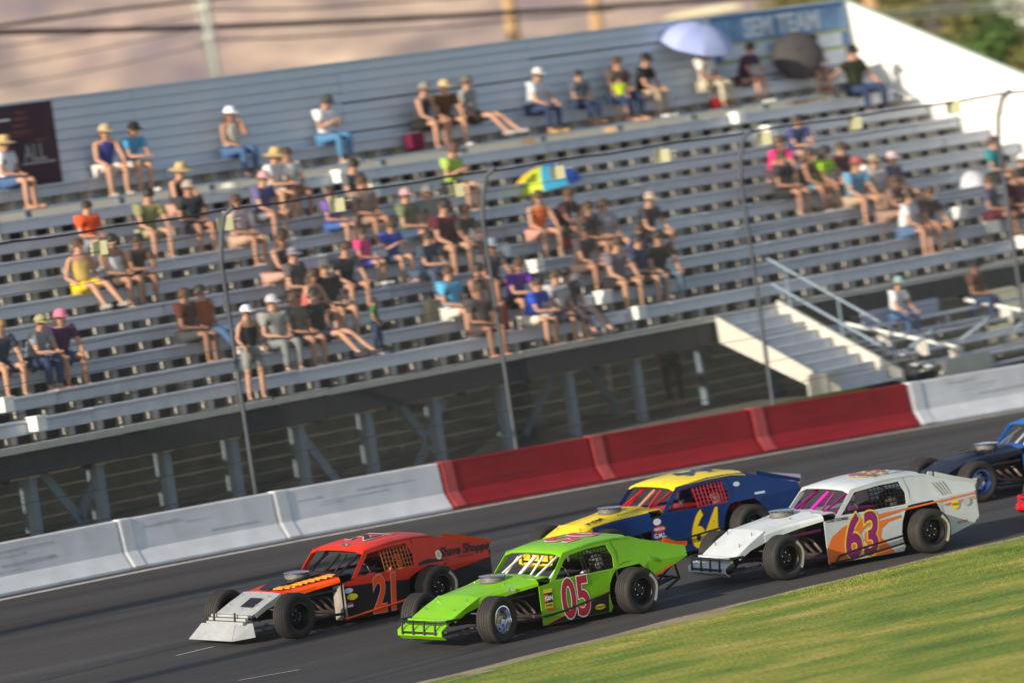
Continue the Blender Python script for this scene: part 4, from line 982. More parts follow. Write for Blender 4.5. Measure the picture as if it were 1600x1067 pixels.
# ---------------- race cars ----------------
M_RUB = noise_mat('tyre_rubber', [(.022, .021, .02), (.038, .035, .033)], 5, .78, None, .3, 60, .004)
M_RUBS = mat('tyre_sidewall', (.028, .027, .026), .5, 0, .2, 9)
M_BLK = mat('black_paint', (.010, .010, .012), .45, 0, 0, 3, 0, .1, spec=.3)
M_CHR = mat('chrome', (.75, .76, .8), .12, 1)
M_ALP = mat('bare_aluminium', (.52, .54, .55), .38, .85, .12, 7, .1)
M_WHT = mat('white_tube', (.78, .78, .76), .35, 0, 0, 3, 0, .4)
M_HDR = mat('header_steel', (.16, .12, .10), .5, .6, .25, 10)
WB, TR, RW = 2.83, .83, .345

def tyre_mesh():
    g = MB(); w_ = .125; pr = [(.205, -.105), (.25, -.135), (.30, -.14), (.333, -.122)]
    for k in range(5):
        a = -.112+.0448*k; pr += [(RW, a+.002), (RW, a+.036)]
        if k < 4: pr += [(RW-.009, a+.038), (RW-.009, a+.0448)]
    pr += [(.333, .122), (.30, .14), (.25, .135), (.205, .105)]
    g.lathe(pr, 44); return g.mesh('tyre', True)
def rim_meshes():
    a = MB(); a.lathe([(.205, .118), (.19, .122), (.182, .10), (.178, .03), (.165, .0), (.165, -.08), (.20, -.11)], 36); barrel = a.mesh('rim', True)
    d = MB(); d.lathe([(.168, .005), (.15, .03), (.115, .035), (.10, .02), (.06, .03), (.055, .055), (0, .058)], 30); disc = d.mesh('wheel_centre', True)
    h = MB()
    for k in range(8):
        t = 2*pi*k/8; h.lathe([(.019, 0), (.019, .004), (0, .004)], 8, 'y', (cos(t)*.132, .0345, sin(t)*.132))
    holes = h.mesh('vent_hole')
    n = MB()
    for k in range(5):
        t = 2*pi*k/5+.3; n.lathe([(.013, 0), (.013, .02), (0, .022)], 6, 'y', (cos(t)*.078, .028, sin(t)*.078))
    return barrel, disc, holes, n.mesh('lug_nuts')
TY = tyre_mesh(); RIM = rim_meshes()
rg = MB(); rg.grid([[Vector((cos(t)*r, h, sin(t)*r)) for r, h in ((.255+.008*sin(5*t), .1368), (.275, .1392), (.298+.006*sin(7*t), .1412))] for t in (radians(125+95*k/20) for k in range(21))]); RING = rg.mesh('sidewall_scuff', True)
def wheel(root, x, y, side, rim_m, disc_m, steer=0, ring=None):
    t = empty('wheel', (x, y, RW)); t.parent = root; t.rotation_euler = (0, 0, steer)
    if side < 0: t.scale = (1, -1, 1)
    t['label'] = None; del t['label']
    link('tyre', TY, M_RUB, t); link('rim', RIM[0], rim_m, t); link('wheel_centre', RIM[1], disc_m, t)
    link('vent_holes', RIM[2], M_BLK, t)['kind'] = 'stuff'; link('lug_nuts', RIM[3], M_CHR, t)['kind'] = 'stuff'
    if ring: link('sidewall_scuff', RING, ring, t)

# side plane of the body: y as a function of x (tapering) and the inward lean above the belt
def ys(x): return .655 + (.075)*(1.6-x)/2.7
def ysz(x, z):
    y = ys(x)
    if z > .66: y += (.60-y)*min(1, (z-.66)/.42)
    return y
def side_slab(root, name, poly, m, s=1, t=.012, proud=0., mid=None):
    """flat sheet on the side of the car, outline given as (x, z)"""
    g = MB(); proud *= .35; P_ = [Vector((x, s*(ysz(x, z)+proud), z)) for x, z in poly]
    g.slab(P_, (0, -s, 0), t) if proud == 0 else g.slab(P_, (0, -s, 0), proud*.8)
    o = put(name, g, m, root); return o
def arc(cx, cz, r, t0, t1, n=10): return [(cx+r*cos(radians(t0+(t1-t0)*k/n)), cz+r*sin(radians(t0+(t1-t0)*k/n))) for k in range(n+1)]
def side_text(root, txt, x, z, size, m, off=0., shear=0., sx=1., proud=.004, name='lettering', tilt=0, s=1):
    me = text_mesh(txt, size, off, .0004, shear, sx); dy = (ys(x+.1)-ys(x-.1))/.2
    lean = atan2(ysz(x, z+.05)-ysz(x, z-.05), .1)
    X = Vector((-1, -dy, 0)).normalized(); Z = Vector((0, sin(lean), cos(lean))); N = X.cross(Z); 
    R_ = Matrix((X, Z, N)).transposed().to_4x4() @ Matrix.Rotation(tilt, 4, 'Z')
    me.transform(R_); me.materials.clear(); o = link(name, me, m, root); o.location = (x, ysz(x, z)+proud*.35, z); return o
def oval(root, x, z, a, b, m, proud=.004, name='sticker', tilt=0):
    g = MB(); P_ = [(x+a*cos(t)*cos(tilt)-b*sin(t)*sin(tilt), z+b*sin(t)*cos(tilt)+a*cos(t)*sin(tilt)) for t in (2*pi*k/18 for k in range(18))]
    g.slab([Vector((px, ysz(px, pz)+proud*.35, pz)) for px, pz in P_], (0, -1, 0), .001); return put(name, g, m, root)
def rectd(root, x0, x1, z0, z1, m, proud=.004, name='sticker'):
    g = MB(); g.slab([Vector((px, ysz(px, pz)+proud*.35, pz)) for px, pz in ((x0, z0), (x1, z0), (x1, z1), (x0, z1))], (0, -1, 0), .001); return put(name, g, m, root)

ROOFP = [(1.06, 1.03), (.85, 1.065), (.5, 1.09), (.1, 1.095), (-.18, 1.07)]
def roof_z(x):
    for (a, za), (b, zb) in zip(ROOFP[:-1], ROOFP[1:]):
        if b <= x <= a: return za+(zb-za)*(a-x)/(a-b)
    return 1.0
def roof_text(root, txt, x, size, m, off, flip, proud=.006, sx=1., y=0, shear=0):
    me = text_mesh(txt, size, off, .001, shear, sx)
    X = Vector((1, 0, 0)) if not flip else Vector((-1, 0, 0)); Y = Vector((0, 1, 0)) if not flip else Vector((0, -1, 0))
    me.transform(Matrix((X, Y, UZ)).transposed().to_4x4()); 
    for v in me.vertices:
        xx = v.co.x+x; yy = v.co.y+y; v.co.z += roof_z(xx)+.018*(1-(yy/.61)**2)+proud
    me.materials.clear(); o = link('lettering', me, m, root); o.location = (x, y, 0); return o

def race_car(c):
    root = empty('race_car'); pm, hood_m = c['body'], c['hood']; st_ = c.get('steer', .1)
    HB = [(2.62, .665, .43), (2.3, .705, .45), (2.0, .735, .50), (1.62, .775, .62)]
    # nose
    nose_m = c['nose']; g = MB()
    rows = [(3.22, .40, .40), (3.17, .435, .44), (2.92, .545, .45), (2.62, .665, .44)]
    g.grid([[Vector((x, -h, z-.012)), Vector((x, -h*.5, z)), Vector((x, 0, z+.004)), Vector((x, h*.5, z)), Vector((x, h, z-.012))] for x, z, h in rows])
    put('nose_panel', g, nose_m, root, smooth=True, solid=.012)
    for s in (-1, 1):
        g = MB(); g.slab([(3.15, s*.447, .42), (2.62, s*.447, .655), (2.62, s*.447, .52), (2.9, s*.447, .46), (3.12, s*.447, .36)], (0, -s, 0), .01); put('nose_side', g, nose_m, root)
    # hood with a raised centre
    g = MB(); g.grid([[Vector((x, s*h, z+dz)) for s, dz, h in ((-1, -.02, h), (-.62, .0, h), (-.5, .03*(i > 0), h), (0, .036*(i > 0)+.002, h), (.5, .03*(i > 0), h), (.62, .0, h), (1, -.02, h))] for i, (x, z, h) in enumerate(HB)])
    put('hood', g, hood_m, root, smooth=True, solid=.012)
    for s in (-1, 1):
        g = MB(); g.grid([[Vector((x, s*(h+.004), z-.02)), Vector((x, s*(h+.03), z-.06)), Vector((x, s*(h+.03), z-c.get('lipd', .14)+.04*i/3))] for i, (x, z, h) in enumerate(HB)])
        put('hood_lip', g, c.get('lip', hood_m), root, solid=.01)
    g = MB(); g.grid([[Vector((x, -h, z)), Vector((x, 0, z+.02)), Vector((x, h, z))] for x, z, h in ((1.62, .77, .6), (1.38, .77, .6), (1.3, .69, .6))])
    put('cowl', g, c.get('cowl', hood_m), root, solid=.01)
    # front valance and bumper
    if c['front'] == 'plate':
        g = MB(); g.slab([(3.42, -.52, .30), (3.42, .30, .30), (3.62, .44, .08), (3.62, -.62, .08)], (-1, 0, -.3), .02); put('valance', g, nose_m, root)
        g = MB(); g.slab([(3.42, .30, .30), (3.62, .44, .08), (3.30, .60, .10), (3.25, .50, .30)], (0, -1, 0), .02); put('valance_side', g, nose_m, root)
        for k in range(3): g = MB(); g.bar((3.36-.05*k, -.44, .31+.045*k), (3.36-.05*k, .44, .31+.045*k), .06, .035); put('valance_rib', g, nose_m, root)
        g = MB(); g.slab([(3.05, -.02, .502), (3.05, .26, .502), (2.83, .26, .604), (2.83, -.02, .604)], (0, 0, 1), .004); put('nose_opening', g, M_BLK, root)
        for y in (-.3, .2): g = MB(); g.tube([(3.36, y, .26), (3.34, y, .46)], .017); put('bumper_strut', g, M_BLKM, root)
    else:
        lo = c['front_low']
        g = MB(); g.grid([[Vector((3.34, y, .34)), Vector((3.44, y, .28)), Vector((3.44, y, .20)), Vector((3.36, y, .14))] for y in (-.48, -.2, .2, .48)]); put('valance', g, lo, root, solid=.014)
        g = MB(); g.bar((3.28, -.45, .36), (3.28, .45, .36), .05, .06); put('valance_rib', g, lo, root)
        g = MB(); g.bar((3.24, -.43, .405), (3.24, .43, .405), .05, .03); put('valance_rib', g, lo, root)
        for z, r in ((.41, .018), (.25, .018)):
            g = MB(); g.tube([(3.1, -.52, z), (3.36, -.5, z), (3.45, -.36, z), (3.45, .36, z), (3.36, .5, z), (3.1, .52, z)], r); put('bumper_bar', g, c.get('bumper', M_BLKM), root, smooth=True)
        for y in (-.36, -.12, .12, .36): g = MB(); g.tube([(3.46, y, .22), (3.44, y, .43)], .016); put('bumper_strut', g, c.get('bumper', M_BLKM), root)
    for y in (-.32, .3):                                     # hood pins
        for x, z in ((3.0, .515), (2.75, .62), (2.0, .74)): 
            g = MB(); g.tube([(x, y, z-.01), (x, y, z+.03)], .009, 6); put('hood_pin', g, M_CHR, root)
    # doors and quarters, both sides
    AX = arc(0, .36, .43, -22, 202, 14)
    for s in (1, -1):
        front = [(1.6, .08), (1.6, .66)]; 
        poly = [(1.6, .08), (1.6, .665), (1.35, .69), (-1.16, .735), (-1.16, .30), (-.60, .17)] + arc(0, .36, .44, -25+360, 205, 14)[:0]
        # outline with the wheel arch cut out, running anticlockwise seen from the left side
        out = [(1.6, .085), (1.62, .665), (1.3, .69), (.4, .70), (-.4, .715), (-1.18, .745)] + c.get('tailb', [(-1.20, .42), (-1.10, .33), (-.52, .20)]) + [(x, z) for x, z in arc(0, .35, .425, 203, -28+0, 14)]
        out += [(.42, .085)]
        o = side_slab(root, 'side_panel', out, pm, s)
        # sheet behind the wheel arch, dark
        g = MB(); g.grid([[Vector((cos(radians(t))*.43, s*(ys(0)-.02-.40*k), .35+sin(radians(t))*.43)) for t in range(-35, 220, 15)] for k in (0, 1)]); g.add([Vector((-.45, s*.32, .1)), Vector((.45, s*.32, .1)), Vector((.45, s*.32, .78)), Vector((-.45, s*.32, .78))], [(0, 1, 2, 3)]); put('wheel_well', g, M_BLK, root)
        # greenhouse: frame round the window, then the sail
        fr = [((1.40, .69), (1.30, .715)), ((1.05, 1.02), (1.0, .975)), ((.55, 1.075), (.60, 1.01)), ((.22, 1.08), (.30, 1.015)), ((.20, .88), (.26, .86)), ((.20, .69), (.28, .715)), ((.7, .69), (.7, .712)), ((1.40, .69), (1.30, .715))]
        if s < 0: fr = [f for f in fr]
        g = MB(); rr = [[Vector((x, s*ysz(x, z), z)) for x, z in pr] for pr in fr]; g.grid(rr); put('window_frame', g, pm if c.get('frame') is None else c['frame'], root, solid=.012)
        sail = [(.2, .695), (.2, 1.0), (-.25, .985), (-.32, .96), (-.55, .905 if s > 0 else .93), (-1.22, .83), (-1.2, .745), (-.6, .72)]
        g = MB(); top = [(.2, 1.08), (-.19, 1.06), (-.40, 1.0), (-.8, .92), (-1.22, .84)]; botm = [(.2, .697), (-.25, .708), (-.40, .714), (-.8, .728), (-1.2, .745)]
        yt = (.60, .60, .61, .635, .655)
        g.grid([[Vector((b[0], s*ysz(*b), b[1])), Vector(((a_[0]+b[0])/2, s*((y+ys(b[0]))/2-.015), (a_[1]+b[1])/2)), Vector((a_[0], s*y, a_[1]))] for a_, b, y in zip(top, botm, yt)])
        put('sail_panel', g, c.get('sail', pm), root, smooth=True, solid=.01)
        if s > 0 or c.get('both_strips'):
            g = MB(); g.grid([[Vector((x, s*y, z)), Vector((x, s*(y+.012), z+.06))] for x, z, y in c.get('stripp', ((-.42, .998, .61), (-.8, .92, .635), (-1.26, .836, .658)))]); 
            put('edge_strip', g, c['strip'], root, solid=.008)
    # roof, window post, deck, tail
    g = MB(); ny = 8
    g.grid([[Vector((x, -.61+1.22*j/ny, z+.018*(1-((-.61+1.22*j/ny)/.61)**2) - (.03 if j in (0, ny) else 0))) for j in range(ny+1)] for x, z in [(1.09, 1.0)]+ROOFP+[(-.20, 1.02)]])
    put('roof', g, c['roof'], root, smooth=True, solid=.012)
    g = MB(); g.slab([(-.27, -.60, .70), (-.27, .60, .70), (-1.2, .70, .735), (-1.2, -.70, .735)], UZ, .01); put('deck', g, c.get('deck', pm), root)
    g = MB(); g.slab([(-1.21, -.69, c.get('tailz', .34)), (-1.21, .69, c.get('tailz', .34)), (-1.21, .69, .75), (-1.21, -.69, .75)], (-1, 0, 0), .012); put('tail_panel', g, c.get('tail', pm), root)
    g = MB(); g.slab([(-1.18, -.66, .75), (-1.18, .66, .75), (-1.27, .66, .86), (-1.27, -.66, .86)], (-1, 0, 0), .008); put('spoiler', g, c['spoiler'], root)
    # tube frame and cockpit
    cage = c['cage']
    cg = [([(1.30, s*.50, .70), (.90, s*.50, .97), (.1, s*.50, 1.04), (.0, s*.5, .15)], .018) for s in (1, -1)]
    cg += [([(.1, -.5, 1.05), (.1, .5, 1.05)], .02), ([(.90, -.5, .98), (.90, .5, .98)], .014), ([(1.25, .0, .70), (1.0, .12, .96)], .016), ([(.05, -.46, .5), (.05, .46, .9)], .018), ([(1.3, -.5, .7), (1.3, .5, .7)], .02), ([(.1, -.3, .98), (-.85, -.45, .5)], .018), ([(.1, .3, .98), (-.85, .45, .5)], .018),
           ([(1.55, .42, .72), (.95, .36, .955)], .018), ([(1.5, -.42, .72), (.95, -.40, .955)], .018)]
    cg += [([(1.3, .60, zz), (.52, .60, zz)], .02) for zz in (.3, .45, .6)]
    for pts, r in cg: g = MB(); g.tube(pts, r, 8); put('cage_tube', g, cage, root, smooth=True)
    g = MB(); g.tube([(1.33, -.18, .70), (.99, -.06, .955)], .026); put('windscreen_post', g, c.get('wpost', cage), root, smooth=True)
    g = MB(); g.slab([(1.3, -.62, .15), (1.3, .62, .15), (1.3, .62, .69), (1.3, -.62, .69)], (-1, 0, 0), .01); put('firewall', g, M_BLKM, root)
    g = MB(); g.slab([(1.3, -.62, .13), (-.6, -.62, .13), (-.6, .62, .13), (1.3, .62, .13)], UZ, .02); put('floor', g, M_BLKM, root)
    g = MB(); g.slab([(-.02, -.58, .13), (-.02, .58, .13), (-.02, .56, .72), (-.02, -.56, .72)], (-1, 0, 0), .01); put('rear_bulkhead', g, c['inner'], root)
    g = MB(); g.slab([(1.28, -.58, .66), (1.28, -.02, .66), (.62, -.02, .63), (.3, -.02, .66), (.3, -.58, .66)], UZ, .012); put('dash_panel', g, c['inner'], root)
    g = MB()
    for dx, h in ((0, .62), (.06, .3)): pass
    g.slab([(.12, .05, .2), (.12, .47, .2), (.05, .45, .88), (.05, .07, .88)], (1, 0, 0), .05); g.slab([(.12, .05, .2), (.55, .05, .2), (.55, .47, .2), (.12, .47, .2)], UZ, .08)
    g.slab([(.1, .03, .66), (.1, .06, .88), (.32, .06, .86), (.32, .03, .68)], (0, 1, 0), .03); put('seat', g, M_BLKM, root)
    g = MB(); 
    for k in range(20):
        a, b = 2*pi*k/20, 2*pi*(k+1)/20; g.tube([(.88+.02*sin(a), .26+.17*cos(a), .66+.165*sin(a)), (.88+.02*sin(b), .26+.17*cos(b), .66+.165*sin(b))], .014, 6)
    g.tube([(.9, .26, .66), (1.15, .26, .6)], .02); g.bar((.88, .1, .66), (.88, .42, .66), .02, .02); put('steering_wheel', g, M_BLKM, root)
    # window net
    g = MB(); x0, x1 = .78, .30
    for k in range(9): x = x0+(x1-x0)*k/8; g.bar((x, ysz(x, .71)-.03, .71), (x-.0, ysz(x, 1.0)-.02, 1.0), .004, .016, Vector((0, 1, 0)))
    for k in range(6): z = .72+.275*k/5; g.bar((x0+.02, ysz(x0, z)-.027, z), (x1-.04, ysz(x1, z)-.027, z), .004, .014, UZ)
    put('window_net', g, c['net'], root)
    # chassis, engine, suspension
    for s in (1, -1):
        g = MB(); g.tube([(3.1, s*.33, .33), (2.2, s*.35, .30), (1.5, s*.48, .22), (-.3, s*.5, .22), (-1.15, s*.4, .36)], .035); put('frame_rail', g, c.get('chassis', M_BLKM), root, smooth=True)
        for z0, z1 in ((.22, .25), (.45, .42)):
            g = MB(); g.tube([(WB+.18, s*.33, z0), (WB, s*.74, z1), (WB-.18, s*.33, z0)], .016, 6); put('control_arm', g, M_BLKM, root)
        g = MB(); g.tube([(WB-.08, s*.36, .62), (WB-.02, s*.62, .28)], .045, 10); put('spring', g, c.get('spring', M_BLKM), root, smooth=True)
        g = MB(); g.tube([(WB-.15, s*.2, .2), (WB-.12, s*.76, .33)], .012, 6); put('tie_rod', g, M_ALP, root)
        hb = MB()
        for k in range(4): hb.tube([(2.2-.16*k, s*.22, .48), (2.15-.16*k, s*.38, .44), (2.0-.14*k, s*.46, .28), (1.6, s*.48, .2)], .024, 8)
        hb.tube([(1.65, s*.48, .2), (1.0, s*.56, .12)], .05, 10); put('exhaust_header', hb, M_HDR, root, smooth=True)
        g = MB(); g.tube([(WB-.28, s*.38, .2), (1.62, s*.66, .2)], .022); g.tube([(2.4, s*.42, .52), (1.62, s*.55, .56)], .02); put('outrigger_tube', g, c.get('chassis', M_BLKM), root, smooth=True)
    g = MB(); g.box((1.95, 0, .42), (.62, .36, .36)); g.box((1.95, .17, .56), (.56, .12, .12)); g.box((1.95, -.17, .56), (.56, .12, .12)); g.box((1.95, 0, .64), (.3, .2, .14)); put('engine', g, mat('engine_block', (.16, .13, .11), .5, .5, .3, 10), root, bevel=.012)
    g = MB(); g.box((2.52, 0, .42), (.07, .62, .36)); put('radiator', g, M_BLKM, root)
    g = MB(); g.tube([(0, -.8, RW), (0, .8, RW)], .04); g.lathe([(.02, -.14), (.12, -.08), (.15, 0), (.12, .08), (.02, .14)], 16, 'y', (0, 0, RW)); put('rear_axle', g, M_BLKM, root, smooth=True)
    g = MB(); g.tube([(WB, -.76, RW), (WB, .76, RW)], .018); put('front_spindles', g, M_BLKM, root)
    # rear bumper
    g = MB(); g.tube([(-.9, .52, .22), (-1.2, .5, .34), (-1.24, .0, .36), (-1.2, -.5, .34), (-.9, -.52, .22)], .022); g.tube([(-1.2, .5, .34), (-1.12, .5, .6)], .018); g.tube([(-.6, .5, .25), (-1.1, .52, .6)], .018); put('rear_bumper', g, c.get('rbump', M_BLKM), root, smooth=True)
    # rub rails along the left side
    for pts, m_ in c.get('rails', []):
        g = MB(); g.tube([(x, ys(x)+.045, z) for x, z in pts], .017, 8); put('rub_rail', g, m_, root, smooth=True)
        for x, z in (pts[0], pts[-1]): g = MB(); g.tube([(x, ys(x)-.02, z), (x, ys(x)+.05, z)], .012, 6); put('rail_mount', g, M_BLKM, root)
    # air cleaner
    g = MB(); g.lathe([(0, .075), (.05, .078), (.19, .07), (.205, .062), (.205, .052), (.19, .05)], 36, 'z', (1.93, 0, .80)); put('air_cleaner_lid', g, M_CHR, root, smooth=True)
    g = MB(); g.lathe([(.185, .05), (.185, -.02), (.2, -.03), (.12, -.05)], 36, 'z', (1.93, 0, .80)); put('air_filter', g, c.get('filter', mat('air_filter', (.16, .15, .14), .6, .3, .3, 30)), root, smooth=True)
    wheel(root, WB, TR, 1, c['rimf'][0], c['rimf'][1], st_, c.get('ringf')); wheel(root, WB, -TR, -1, c['rimf'][0], c['rimf'][1], st_)
    wheel(root, 0, TR, 1, c['rimr'][0], c['rimr'][1], 0, c.get('ringr')); wheel(root, 0, -TR, -1, c['rimr'][0], c['rimr'][1], 0)
    return root

KEEP = {'wheel', 'control_arm', 'spring', 'tie_rod', 'rear_axle', 'front_spindles', 'wheel_well'}
LIFT = {}
def warp_body(root, d):
    lift, back = LIFT.get(root.name, (0, 0))
    # body sits forward on the chassis: ramp the shift in from the wheel arch to the door front, and lift the roof
    def fx(x): return x + d*min(1, max(0, (x-.42)/.95))
    for o in root.children:
        if o.name.split('.')[0] in KEEP or o.type != 'MESH': continue
        L = o.location.copy(); c0 = Vector((fx(L.x), L.y, L.z))
        for v in o.data.vertices:
            p = v.co+L; z = p.z + (.22*(p.z-.74) if p.z > .74 and p.x < 1.45 and p.x > -.9 else 0)
            if p.z > .9 and p.x < 1.45: p.x += .05
            v.co = Vector((fx(p.x), p.y, z))-c0
            if lift: v.co.z += lift*min(1, max(0, (p.z-.4)/.25)); v.co.x += back*(p.x < -.45)*min(1, (-.45-p.x)/.4)
        o.location = c0
def place_car(root, fl, rl):
    a, b = on_ground(*fl), on_ground(*rl)            # contact points of the left wheels
    m0 = (a+b)/2; d0 = atan2((a-b).y, (a-b).x); best = None
    for k in range(-40, 41):                          # heading that keeps the wheelbase true
        an = d0+radians(k*.5); h = Vector((cos(an), sin(an), 0))*(WB/2)
        for j in (-3, -2, -1, 0, 1, 2, 3):
            m1 = m0+Vector((sin(TS), 0, 0))*.0+Vector((0, 1, 0))*j*.12; m1.x = m0.x*m1.y/m0.y
            A, B = m1+h, m1-h; A.z = zg(A.x, A.y); B.z = zg(B.x, B.y); pa, pb = pic(A), pic(B)
            e = (pa[0]-fl[0])**2+(pa[1]-fl[1])**2+(pb[0]-rl[0])**2+(pb[1]-rl[1])**2
            if best is None or e < best[0]: best = (e, A, B)
    a, b = best[1], best[2]; print('fit error px', round(sqrt(best[0]), 1))
    # keep the wheelbase true: pivot at the mean point
    mid = (a+b)/2; f = (a-b); wbm = f.length; f.normalize()
    q = mid - Vector((0, 0, 0)); l = UZ.cross(f).normalized()      # left
    p2 = mid - l*1.7; p2.z = zg(p2.x, p2.y); q.z = zg(q.x, q.y)
    l = (q-p2).normalized(); l = (l - f*l.dot(f)).normalized(); up = f.cross(l)
    org = mid - f*(WB/2) - l*TR; org.z = org.z + .0
    M_ = Matrix((f, l, up)).transposed().to_4x4(); M_.translation = org
    root.matrix_world = M_; root['wb'] = round(wbm, 2); del root['wb']
    print('car', root.name, 'wheelbase measured', round(wbm, 2), 'angle', round(degrees(atan2(f.y, f.x)), 1))
    return M_

WARP = {}
def driver(car, suit, helmet, label):
    g = MB()
    o = make_person_part_driver(suit, helmet); o.matrix_world = car.matrix_world @ Matrix.Translation((.30, .26, .17)) @ Matrix.Scale(.80, 4); tag(o, label, 'person'); return o

GREEN = paint('lime', (.17, .44, .005)); ORG = paint('orange', (.80, .085, .003)); RORG = paint('red_orange', (.60, .026, .005)); WHI = paint('white', (.50, .54, .56))
NAVY = paint('navy', (.003, .028, .13)); YELL = paint('yellow', (.78, .60, .008)); RED = mat('number_red', (.42, .012, .03), .45); NWH = mat('number_white', (.78, .75, .74), .5)
MAG = mat('magenta', (.25, .005, .14), .4, 0, 0, 3, 0, .3); GREYP = mat('nose_grey', (.40, .42, .42), .5, .3, .12, 5, .05); DNAVY = paint('dark_navy', (.004, .006, .018)); BLUE = paint('blue', (.01, .11, .42)); CRED = paint('crimson', (.55, .01, .02))
STY = mat('sticker_yellow', (.7, .6, .02), .5); STB = mat('sticker_blue', (.5, .58, .66), .5); STR = mat('sticker_red', (.5, .03, .05), .5); LILAC = mat('outline_lilac', (.42, .40, .55), .5); STO = mat('sticker_orange', (.7, .15, .02), .5)
BLUR = mat('rim_dark', (.035, .035, .04), .35, .7); SILR = mat('rim_silver', (.55, .55, .58), .25, .9)
LEX = bpy.data.materials.new('clear_lexan'); LEX.use_nodes = True; b_ = LEX.node_tree.nodes['Principled BSDF']; b_.inputs['Base Color'].default_value = (.55, .52, .72, 1); b_.inputs['Alpha'].default_value = .45; b_.inputs['Roughness'].default_value = .15

# --- 21: black and orange
c = dict(body=M_BLK, hood=RORG, nose=GREYP, front='plate', roof=RORG, sail=RORG, frame=RORG, strip=ORG, spoiler=M_BLK, cage=M_BLKM, inner=M_BLKM, net=mat('net_orange', (.35, .10, .03), .8), tail=M_BLK, deck=M_BLK, lip=ORG, cowl=M_BLK,
         rimf=(BLUR, BLUR), rimr=(BLUR, BLUR), ringr=mat('scuff', (.3, .3, .27), .8), rails=[([(1.62, .12), (1.3, .15), (.3, .26)], ORG)], rbump=ORG, steer=.12)
car21 = race_car(c); WARP[car21.name] = .12; LIFT[car21.name] = (.0001, -.03); place_car(car21, (463, 998), (686, 951)); R = car21
side_slab(R, 'paint_band', [(1.58, .655), (1.28, .692), (.4, .70), (-.4, .713), (-1.17, .742), (-1.17, .64), (-.44, .54), (-.36, .62), (.0, .71-.02), (.30, .60), (.44, .53), (.9, .575), (1.55, .60)], RORG, 1, proud=.003)
side_text(R, '21', .84, .365, .76, LILAC, .036, .10, .62, .005); side_text(R, '21', .84, .365, .76, ORG, .026, .10, .62, .008)
side_text(R, 'Shave Shoppe', -.72, .815, .17, M_BLK, .005, .35, 1.0, .008); side_text(R, '555 RACING', -.72, .725, .05, M_BLK, .0, 0, 1, .008)
oval(R, 1.48, .53, .085, .04, STB); oval(R, 1.42, .43, .10, .05, STY); rectd(R, 1.53, 1.42, .28, .35, NWH); rectd(R, 1.53, 1.42, .315, .35, STR, .006)
oval(R, -.22, .80, .06, .06, NWH, .016); oval(R, -.22, .80, .03, .03, STY, .020); rectd(R, 1.12, .98, .705, .735, STR, .006)
roof_text(R, '21', .40, .72, NWH, .026, True, .012); roof_text(R, '21', .40, .72, M_BLK, .012, True, .016)
for k in range(9):    # flame shapes on the hood, yellow on red
    x = 2.5-.1*k; y = .28+.028*k; g = MB(); z = .705+.07*(2.3-x)/.7 if x < 2.3 else .69
    g.slab([(x+.09, y-.05, z+.012), (x-.05, y-.07-.01*(k % 3), z+.03), (x-.10, y+.02, z+.022), (x, y+.06+.02*(k % 2), z+.004)], UZ, .012); put('flame', g, mat('flame_yellow', (.75, .35, .02), .4), R)
g = MB(); g.slab([(2.6, -.10, .69), (2.6, .12, .69), (2.2, .30, .775), (1.66, .34, .825), (1.66, -.3, .825), (2.2, -.26, .775)], UZ, .006); put('hood_stripe', g, M_BLK, R)
g = MB(); g.slab([(1.56, ys(1.6)+.03, .10), (1.66, .52, .10), (1.66, .5, .62), (1.58, ys(1.6)+.01, .64)], (-1, 0, 0), .01); put('door_front_plate', g, mat('dull_plate', (.22, .20, .18), .55, .5, .2, 6), R)
g = MB(); g.tube([(1.0, .1, 1.0), (1.0, .1, 1.06)], .02); g.lathe([(0, -.02), (.035, -.02), (.035, .02), (0, .02)], 12, 'x', (1.0, .1, 1.07)); put('roof_camera', g, M_CHR, R)
tag(R, 'black and orange race car numbered 21 with a grey nose, leading on the far side', 'race car', 'race cars on the track')
# --- 05: lime green
c = dict(body=GREEN, hood=GREEN, nose=GREEN, front='bars', front_low=GREEN, roof=GREEN, strip=ORG, spoiler=ORG, cage=M_WHT, inner=mat('inner_dark', (.05, .055, .05), .6), net=M_BLK, rimf=(M_CHR, SILR), rimr=(BLUR, BLUR), ringr=mat('scuff2', (.38, .38, .36), .8),
         rails=[([(1.58, .22), (1.2, .25), (.45, .38)], M_BLKM)], steer=.2, sail=GREEN, tailz=.68, tailb=[(-1.19, .69), (-.80, .56), (-.50, .46)], stripp=((-.85, .908, .638), (-1.1, .86, .65), (-1.27, .83, .659)))
car05 = race_car(c); place_car(car05, (779, 1006), (999, 956)); R = car05
side_slab(R, 'paint_band', [(1.55, .088), (.46, .088), (.44, .36), (.48, .38)], M_BLK, 1, proud=.003)
side_slab(R, 'paint_stripe', [(1.60, .088), (1.52, .088), (.47, .365), (.45, .40)], STO, 1, proud=.0045)
side_slab(R, 'paint_stripe', [(-.50, .465), (-.80, .565), (-.95, .61), (-.80, .60), (-.48, .50)], STO, 1, proud=.0045)
side_text(R, '05', .98, .375, .80, NWH, .040, -.05, .60, .006); side_text(R, '05', .98, .375, .80, RED, .020, -.05, .60, .009)
rectd(R, 1.54, 1.38, .35, .60, M_BLK); rectd(R, 1.545, 1.375, .55, .61, STY, .006); rectd(R, 1.54, 1.38, .33, .40, STY, .006); rectd(R, 1.54, 1.47, .42, .53, STO, .006); side_text(R, 'K&N', 1.45, .47, .09, NWH, .004, 0, .8, .010); side_text(R, 'DAVIES', 1.46, .365, .05, M_BLK, .001, 0, .8, .010); side_text(R, 'AMERICAN', 1.42, .30, .05, STR, .002, 0, .8, .008)
oval(R, .60, .19, .09, .04, STY, .007); side_text(R, 'SUNOCO', .60, .19, .04, M_BLK, .001, 0, 1, .011)
